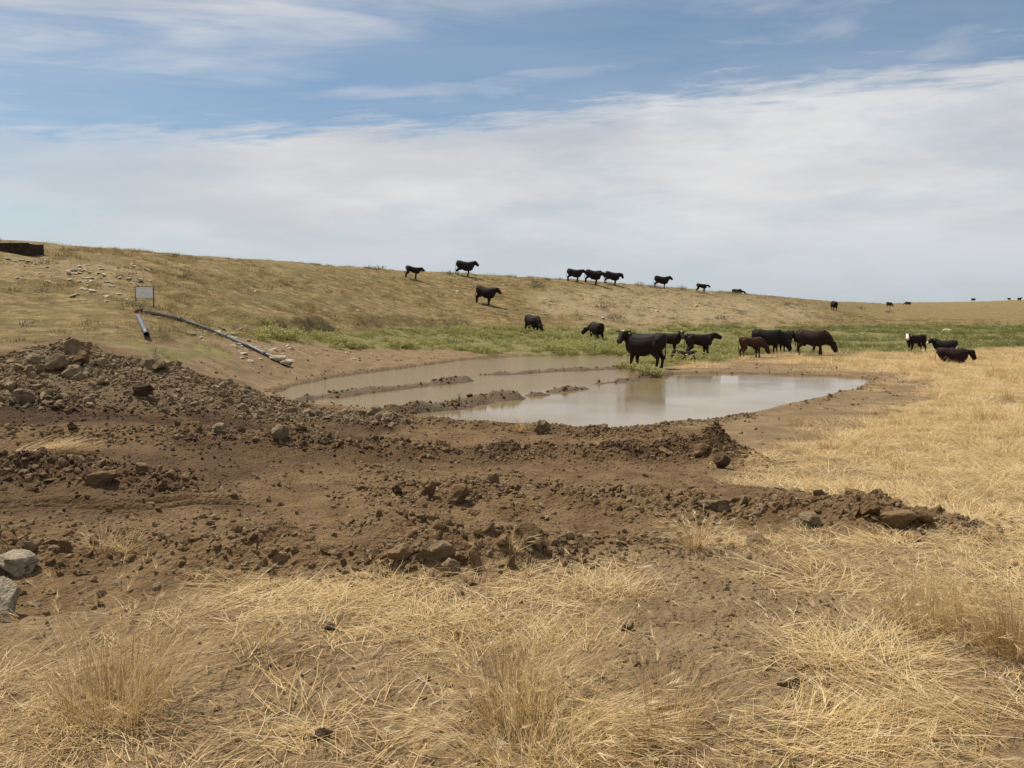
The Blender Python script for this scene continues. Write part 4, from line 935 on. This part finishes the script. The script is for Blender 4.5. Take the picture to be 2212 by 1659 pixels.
# ------------------------------------------------------------------ cattle
def loft(V, F, rings, n=16):
    """rings: (centre, side vector, up vector) with radii inside the vectors"""
    seq = []
    for c, s, u in rings:
        k = len(V); seq.append(k)
        for j in range(n):
            a = 6.283185*j/n; V.append(np.asarray(c)+np.asarray(s)*math.cos(a)+np.asarray(u)*math.sin(a))
    for a, b in zip(seq[:-1], seq[1:]):
        for j in range(n): F.append((a+j, a+(j+1) % n, b+(j+1) % n, b+j))
    F.append(tuple(seq[0]+j for j in range(n))[::-1]); F.append(tuple(seq[-1]+j for j in range(n)))
def limb(V, F, pts, rad, n=10, flat=1.0):
    pts = [np.asarray(p, float) for p in pts]; rings = []
    for i, p in enumerate(pts):
        t = pts[min(i+1, len(pts)-1)]-pts[max(i-1, 0)]; t /= np.linalg.norm(t)
        s = np.cross(t, [1, 0, .01]) if abs(t[0]) < .9 else np.cross(t, [0, 1, 0]); s /= np.linalg.norm(s); u = np.cross(s, t)
        r = rad[i] if hasattr(rad[i], '__len__') else (rad[i], rad[i]); rings.append((p, s*r[0], u*r[1]))
    # rounded tips
    rings = [(rings[0][0]-(pts[1]-pts[0])/np.linalg.norm(pts[1]-pts[0])*np.linalg.norm(rings[0][1])*.5, rings[0][1]*.5, rings[0][2]*.5)]+rings
    e = pts[-1]-pts[-2]; e /= np.linalg.norm(e); rings.append((rings[-1][0]+e*np.linalg.norm(rings[-1][1])*.5, rings[-1][1]*.5, rings[-1][2]*.5))
    loft(V, F, rings, n)
def vec(yaw, pitch): return np.array([math.cos(pitch)*math.cos(yaw), math.cos(pitch)*math.sin(yaw), math.sin(pitch)])
R_ = math.radians
def beast(pose='stand', calf=False, bull=False, neck=(0, 24), head=(0, -32), stride=(.07, -.06, -.05, .08), colour=(.016, .0125, .011), face=None, poll=None, muzzle=None, voxel=.024, belly=1.0, tagged=()):
    """one continuous animal, nose along +X, feet at z = 0; returns mesh and the ear points"""
    V = []; F = []; lie = pose == 'lie'
    dz = 0.0 if not lie else -.44
    prof = [(-.91, 1.25, .98, .13), (-.88, 1.34, .84, .23), (-.76, 1.375, .70, .285), (-.52, 1.38, .63, .30), (-.25, 1.345, .57, .34), (.05, 1.325, .475, .375), (.30, 1.33, .475, .36),
            (.52, 1.365, .49, .32), (.68, 1.345, .54, .28), (.82, 1.27, .60, .215), (.93, 1.15, .70, .13)]
    if calf: prof = [(x*.97, zt-.01, zb+.16*math.exp(-(x/.8)**2)+.04, w*.80) for x, zt, zb, w in prof]
    if bull: prof = [(x, zt+.09*math.exp(-((x-.55)/.35)**2), zb-.02, w*1.10) for x, zt, zb, w in prof]
    if lie: prof = [(x, zt*.98, zb+(.03 if abs(x) < .7 else .06), w*1.14) for x, zt, zb, w in prof]
    rings = [((x, 0, (zt+zb)/2+dz), (0, w, 0), (0, 0, (zt-zb)/2)) for x, zt, zb, w in prof]
    # slab-sided section: add a second, squarer shell slightly lower
    loft(V, F, rings, 20)
    for sy in (-1, 1):
        loft(V, F, [((x, sy*w*.36, (zt+zb)/2+dz), (0, w*.60, 0), (0, 0, (zt-zb)/2*.93)) for x, zt, zb, w in prof[1:-1]], 16)
    # haunch and shoulder muscle
    for s in (-1, 1):
        limb(V, F, [(-.66, s*.15, 1.16+dz), (-.60, s*.18, .92+dz), (-.54, s*.19, .74+dz)], [(.15, .20), (.16, .22), (.11, .16)], 12)
        limb(V, F, [(.58, s*.16, 1.10+dz), (.55, s*.17, .88+dz), (.52, s*.17, .70+dz)], [(.12, .16), (.13, .17), (.10, .12)], 12)
    for s in (-1, 1):                                       # hook and pin bones, shoulder blade
        limb(V, F, [(-.52, s*.14, 1.28+dz), (-.50, s*.22, 1.22+dz)], [(.07, .09), (.06, .09)], 10); limb(V, F, [(-.84, s*.08, 1.29+dz), (-.90, s*.11, 1.22+dz)], [.07, .05], 10)
        limb(V, F, [(.56, s*.08, 1.27+dz), (.60, s*.16, 1.12+dz)], [(.07, .11), (.08, .13)], 10)
    if not lie:
        for i, s in enumerate((-1, 1)):
            f = stride[i]; h = stride[2+i]
            limb(V, F, [(-.55, s*.19, .78), (-.50+h*.3, s*.185, .66), (-.74+h*.7, s*.17, .44), (-.715+h, s*.165, .24), (-.69+h, s*.165, .10), (-.655+h, s*.165, .035)], [(.12, .15), (.125, .15), (.076, .098), (.056, .062), (.062, .068), (.072, .08)], 10)
            limb(V, F, [(.52, s*.175, .74), (.49+f*.25, s*.175, .60), (.515+f*.6, s*.165, .37), (.51+f, s*.16, .22), (.515+f, s*.16, .10), (.545+f, s*.16, .035)], [(.10, .12), (.105, .12), (.074, .08), (.054, .058), (.060, .064), (.071, .078)], 10)
    else:
        for s in (-1, 1):
            limb(V, F, [(.55, s*.2, .26), (.72, s*.24, .12), (.52, s*.25, .06), (.40, s*.24, .05)], [.10, .075, .055, .05], 10)
            limb(V, F, [(-.5, s*.3, .30), (-.22, s*.40, .16), (-.48, s*.42, .07), (-.25, s*.44, .05)], [(.16, .2), .11, .06, .05], 10)
    for i in range(len(V)): V[i] = V[i]*np.array([.86, 1.04, 1])
    # neck and head
    ny, npi = R_(neck[0]), R_(neck[1]); hy, hp = R_(head[0]), R_(head[1]); graze = neck[1] < -20
    b0 = np.array([.54, 0, (1.03 if graze else 1.10)+dz]); npi += 0 if graze else .32; nl = .58 if graze else .37
    if calf: nl *= .92
    mid = b0+vec(ny*.35, npi*(.6 if graze else .8))*nl*.5; end = mid+vec(ny*.9, npi)*nl*.5
    fat = 1.25 if bull else (.86 if calf else 1.0)
    limb(V, F, [b0-vec(0, npi)*.12, b0+vec(ny*.2, npi*.5)*.12, mid, end], [(.23*fat, .34*fat), (.21*fat, .33*fat), (.17*fat, .28*fat), (.13*fat, .19*fat)], 14)
    if bull: limb(V, F, [(.40, 0, 1.3), (.65, 0, 1.36), end+np.array([-.05, 0, .08])], [(.13, .12), (.15, .15), (.1, .1)], 12)
    hd = vec(hy, hp); hs = np.cross([0, 0, 1.0], hd); hs /= np.linalg.norm(hs); hu = np.cross(hd, hs); hk = 1.08 if calf else 1.12
    pol = end+vec(ny, npi)*.04+hu*.05
    def hr(t, sw, sh, up=0): return (pol+hd*t*hk+hu*up, hs*sw*hk, hu*sh*hk)
    loft(V, F, [hr(-.10, .05, .06), hr(-.06, .10, .10), hr(.03, .138, .15, -.01), hr(.12, .136, .155, -.025), hr(.21, .115, .142, -.035), hr(.30, .102, .125, -.04), hr(.37, .104, .115, -.045), hr(.42, .098, .10, -.05), hr(.455, .070, .070, -.055)], 14)
    ears = []
    for s in (-1, 1):
        a = pol+hs*s*.09+hu*.075-hd*.02; e = pol+hs*s*.275*hk+hu*.06-hd*.05; m_ = (a+e)/2+hu*.01
        limb(V, F, [a, m_, e], [(.034, .04), (.036, .07), (.028, .036)], 8); ears.append((m_*.35+e*.65, hs*s, hu, hd))
    # tail
    tz = 1.25+dz; nv = len(V)
    if lie: limb(V, F, [(-.88, .02, tz), (-.97, .05, tz-.2), (-1.0, .1, .2), (-.98, .16, .06)], [.04, .032, .03, .04], 8)
    else: limb(V, F, [(-.86, 0, tz), (-.945, .01, tz-.08), (-.965, .02, tz-.45), (-.955, .03, tz-.68), (-.95, .035, tz-.86)], [.045, .034, .027, .036, .03], 8)
    for i in range(nv, len(V)): V[i] = V[i]*np.array([.86, 1, 1])
    if not calf and not bull and not lie: limb(V, F, [(-.38, 0, .64), (-.34, 0, .53)], [.13, .09], 12)
    if bull: limb(V, F, [(.0, 0, .52), (-.12, 0, .46)], [.09, .04], 10)
    me = mesh('hide', V, F)
    bm = bmesh.new(); bm.from_mesh(me); bmesh.ops.recalc_face_normals(bm, faces=bm.faces); bm.to_mesh(me); bm.free()
    tmp = bpy.data.objects.new('tmp', me); COL.objects.link(tmp)
    m1 = tmp.modifiers.new('r', 'REMESH'); m1.mode = 'VOXEL'; m1.voxel_size = voxel*1.1; m1.use_smooth_shade = True
    m2 = tmp.modifiers.new('s', 'SMOOTH'); m2.factor = .5; m2.iterations = 7
    dg = bpy.context.evaluated_depsgraph_get(); out = bpy.data.meshes.new_from_object(tmp.evaluated_get(dg)); bpy.data.objects.remove(tmp); bpy.data.meshes.remove(me)
    out.name = 'body'; out.materials.clear(); out.materials.append(M_HIDE)
    co = np.empty(len(out.vertices)*3, np.float32); out.vertices.foreach_get('co', co); co = co.reshape(-1, 3)
    c = np.tile(np.array(colour+(1,), np.float32), (len(co), 1))
    rel = co-pol; t = rel@hd; lat = np.abs(rel@hs); up = rel@hu
    inhead = (t > -.12) & (t < .56) & (lat < .16) & (np.abs(up) < .2)
    if face is not None: c[inhead & (up > -.05-.06*(t > .3)) & (lat < .105) & (t > -.02)] = face+(1,)
    if face is not None: c[inhead & (t > .36)] = face+(1,)
    if poll is not None: c[inhead & (t < .035) & (up > .05) & (lat < .06)] = poll+(1,)
    if muzzle is not None: c[inhead & (t > .43)] = muzzle+(1,)
    hoof = (co[:, 2] < .06) & (not lie); c[hoof] = (.02, .016, .013, 1)
    attr(out, 'hide', c); out.polygons.foreach_set('use_smooth', np.ones(len(out.polygons), bool))
    return dict(body=out, ears=ears, eyes=[(pol+hd*.13*hk+hu*.045+hs*s*.103*hk) for s in (-1, 1)])
def put_beast(b, name, cat, label, xv, yv, height, yaw, group='cattle round the stock pond', tags=(), eyes=False, sink=.02, loc=None, roll=0.0):
    p = spot(xv, yv) if loc is None else np.asarray(loc); k = height/1.38
    # the ground under all four feet
    c, s = math.cos(yaw), math.sin(yaw); ft = [(.45, .16), (.45, -.16), (-.58, .16), (-.58, -.16)]
    zz = [float(hz(p[0]+(a*c-q*s)*k, p[1]+(a*s+q*c)*k)) for a, q in ft]
    pit = math.atan2((zz[2]+zz[3]-zz[0]-zz[1])/2, 1.03*k)
    r = empty(name, (p[0], p[1], sum(zz)/4-sink), yaw); r.rotation_euler = (roll, max(-.2, min(.2, pit)), yaw); r.scale = (k, k, k)
    tag(r, label, cat, group); link('body', b['body'], r)
    for i in tags:
        e, hs, hu, hd = b['ears'][i]; o = link('ear_tag', TAGM, r); o.location = e-hu*.07+hd*.075
        o.rotation_euler = Matrix((hs, hd, np.cross(hs, hd))).transposed().to_euler()
    if eyes:
        for q in b['eyes']: o = link('eye', EYEM, r); o.location = q
    return r
TAGM = box_mesh('ear_tag', .085, .014, .13, M_TAG, .004)
def _eye():
    bm = bmesh.new(); bmesh.ops.create_uvsphere(bm, u_segments=10, v_segments=7, radius=.022); me = bpy.data.meshes.new('eye'); bm.to_mesh(me); bm.free(); me.materials.append(M_EYE); return me
EYEM = _eye()
BLK = (.016, .0125, .011); DBR = (.026, .013, .010); RED = (.048, .023, .0135); BRB = (.024, .014, .0105); WHT = (.62, .58, .54)
F_ = dict(level=dict(neck=(0, 26), head=(0, -30)), up=dict(neck=(0, 34), head=(0, -24)), graze=dict(neck=(0, -46), head=(0, -62)), low=dict(neck=(0, 4), head=(0, -35)))
# heading: 0 = to the right of the picture plane, pi/2 = away
put_beast(beast(neck=(38, 14), head=(92, -34), poll=WHT, muzzle=(.045, .036, .036), voxel=.019, stride=(-.02, .10, .0, .06), belly=1.05), 'cow', 'cow', 'big black cow on the pond spit looking round, yellow tag in her ear', 1394, 796, 1.40, math.pi-.62, tags=(1,), eyes=True)
put_beast(beast(calf=True, neck=(-25, 22), head=(-62, -32), poll=WHT, muzzle=(.05, .042, .042)), 'calf', 'calf', 'black calf with a yellow ear tag peering out behind the big cow', 1441, 766, 1.12, -.35, tags=(0,), eyes=True)
put_beast(beast(calf=True, neck=(0, 10), head=(0, -18)), 'calf', 'calf', 'black calf standing belly deep in the weeds behind the big cow', 1508, 772, 1.16, .12)
put_beast(beast('lie', True, neck=(0, 6), head=(20, -40), colour=(.018, .012, .0105)), 'calf', 'calf', 'dark calf lying hidden in the weeds beside the standing black calf', 1482, 777, .9, math.pi+.3, sink=.17)
put_beast(beast(calf=True, colour=RED, **F_['graze'], stride=(.06, -.04, .06, -.06)), 'calf', 'calf', 'reddish-brown calf grazing in front of the black cow herd', 1622, 772, 1.02, .1)
put_beast(beast(**F_['graze'], stride=(.1, -.08, .05, -.08)), 'cow', 'cow', 'large black cow grazing with lowered head behind the reddish calf', 1656, 764, 1.28, -.22)
put_beast(beast(neck=(0, 2), head=(0, -40)), 'cow', 'cow', 'black cow turned away beyond the large grazing one', 1692, 761, 1.16, .75)
put_beast(beast(colour=BRB, **F_['graze'], stride=(.12, -.06, .0, -.1), belly=1.1), 'cow', 'cow', 'dark brown pot-bellied cow grazing with her head in the straw', 1752, 767, 1.30, -.55)
put_beast(beast(calf=True, colour=DBR, neck=(0, 8), head=(0, -30)), 'calf', 'calf', 'brown calf half hidden behind the dark brown grazing cow', 1738, 760, 1.05, math.pi-.3)
put_beast(beast(calf=True, colour=(.014, .0095, .009), face=WHT, neck=(20, 12), head=(58, -30), stride=(.0, .1, .06, -.08)), 'calf', 'calf', 'black calf with a white face standing at the meadow edge', 1978, 762, 1.0, math.pi+.25, tags=(1,))
put_beast(beast('lie', colour=(.011, .011, .011), face=None, muzzle=WHT, poll=WHT, neck=(10, 24), head=(20, -30)), 'cow', 'cow', 'black cow with a white muzzle lying in the green meadow', 2042, 760, 1.0, math.pi-.35, tags=(1,))
put_beast(beast('lie', colour=(.018, .011, .010), neck=(0, -16), head=(10, -60)), 'cow', 'cow', 'dark brown cow lying down in the tall straw with drooped head', 2056, 784, 1.02, -.3)
put_beast(beast(calf=True, neck=(0, 14), head=(-25, -22)), 'calf', 'calf', 'small black calf standing just below the crest near the tall crest cow', 888, 602, 1.05, .05)
put_beast(beast(neck=(0, 24), head=(0, -32), stride=(.0, -.1, .1, -.16)), 'cow', 'cow', 'tall black cow standing alone on the crest with her head up', 1001, 596, 1.36, -.02)
put_beast(beast(neck=(0, 16), head=(0, -26), stride=(.04, -.06, .03, -.06)), 'cow', 'cow', 'lone black cow standing halfway down the dam face', 1044, 657, 1.40, -.42)
put_beast(beast(neck=(0, 14), head=(0, -30)), 'cow', 'cow', 'black cow at the tail of three in file on the crest', 1238, 608, 1.28, -.08)
put_beast(beast(bull=True, neck=(0, 4), head=(0, -42), stride=(.05, -.05, .06, -.06)), 'bull', 'bull', 'heavy black bull in the middle of three on the crest', 1277, 613, 1.40, -.10)
put_beast(beast(colour=(.017, .0115, .010), neck=(0, 8), head=(0, -52), stride=(.05, -.06, .05, -.1)), 'cow', 'cow', 'brownish-black cow leading the three on the crest', 1319, 614.5, 1.34, -.06)
put_beast(beast(neck=(0, 26), head=(0, -28), stride=(-.02, .02, .06, -.06)), 'cow', 'cow', 'black cow standing alone on the skyline past the three', 1426, 622.5, 1.32, -.05)
put_beast(beast(calf=True, neck=(0, -8), head=(0, -30), stride=(.12, -.1, .12, -.12)), 'calf', 'calf', 'black calf walking head low along the crest', 1514, 631.5, 1.02, -.08)
bq = at_depth(1627, 641, 111); put_beast(beast(neck=(0, -24), head=(0, -40)), 'cow', 'cow', 'black cow grazing beyond the crest so only her back shows', 0, 0, 1.2, -.1, loc=(bq[0], 119, 0))
put_beast(beast(neck=(0, -30), head=(0, -55)), 'cow', 'cow', 'round-backed dark cow seen from behind near the end of the dam', 1801, 671, 1.30, 1.5)
put_beast(beast(**F_['graze'], stride=(.05, -.05, .02, -.08)), 'cow', 'cow', 'black cow grazing in the green at the foot of the dam', 1149, 721, 1.24, -1.0)
put_beast(beast(neck=(35, -30), head=(50, -45)), 'cow', 'cow', 'black cow seen from behind grazing among the pale weeds', 1287, 737, 1.22, 1.95)
far = beast(voxel=.05, neck=(0, -20), head=(0, -50)); far2 = beast(voxel=.05, neck=(0, 20), head=(0, -30)); far3 = beast(voxel=.05, colour=(.06, .03, .02), neck=(0, -40), head=(0, -55))
for i, (x, y, b, yaw) in enumerate(((2102, 651.5, far, .2), (2124, 650.5, far, 3.0), (2138, 650.5, far, .3), (2180, 649.5, far2, 3.3), (2202, 650.5, far2, .1))):
    put_beast(b, 'cow', 'cow', 'distant black cow on the skyline of the far hill', x, y, 1.35, yaw, group='cattle on the far hill')
for x, y, yaw in ((1920, 664, .3), (1961, 661, 2.9)):
    put_beast(far3, 'cow', 'cow', 'distant brown cow on the slope of the far hill', x, y, 1.2, yaw, group='cattle on the far slope')
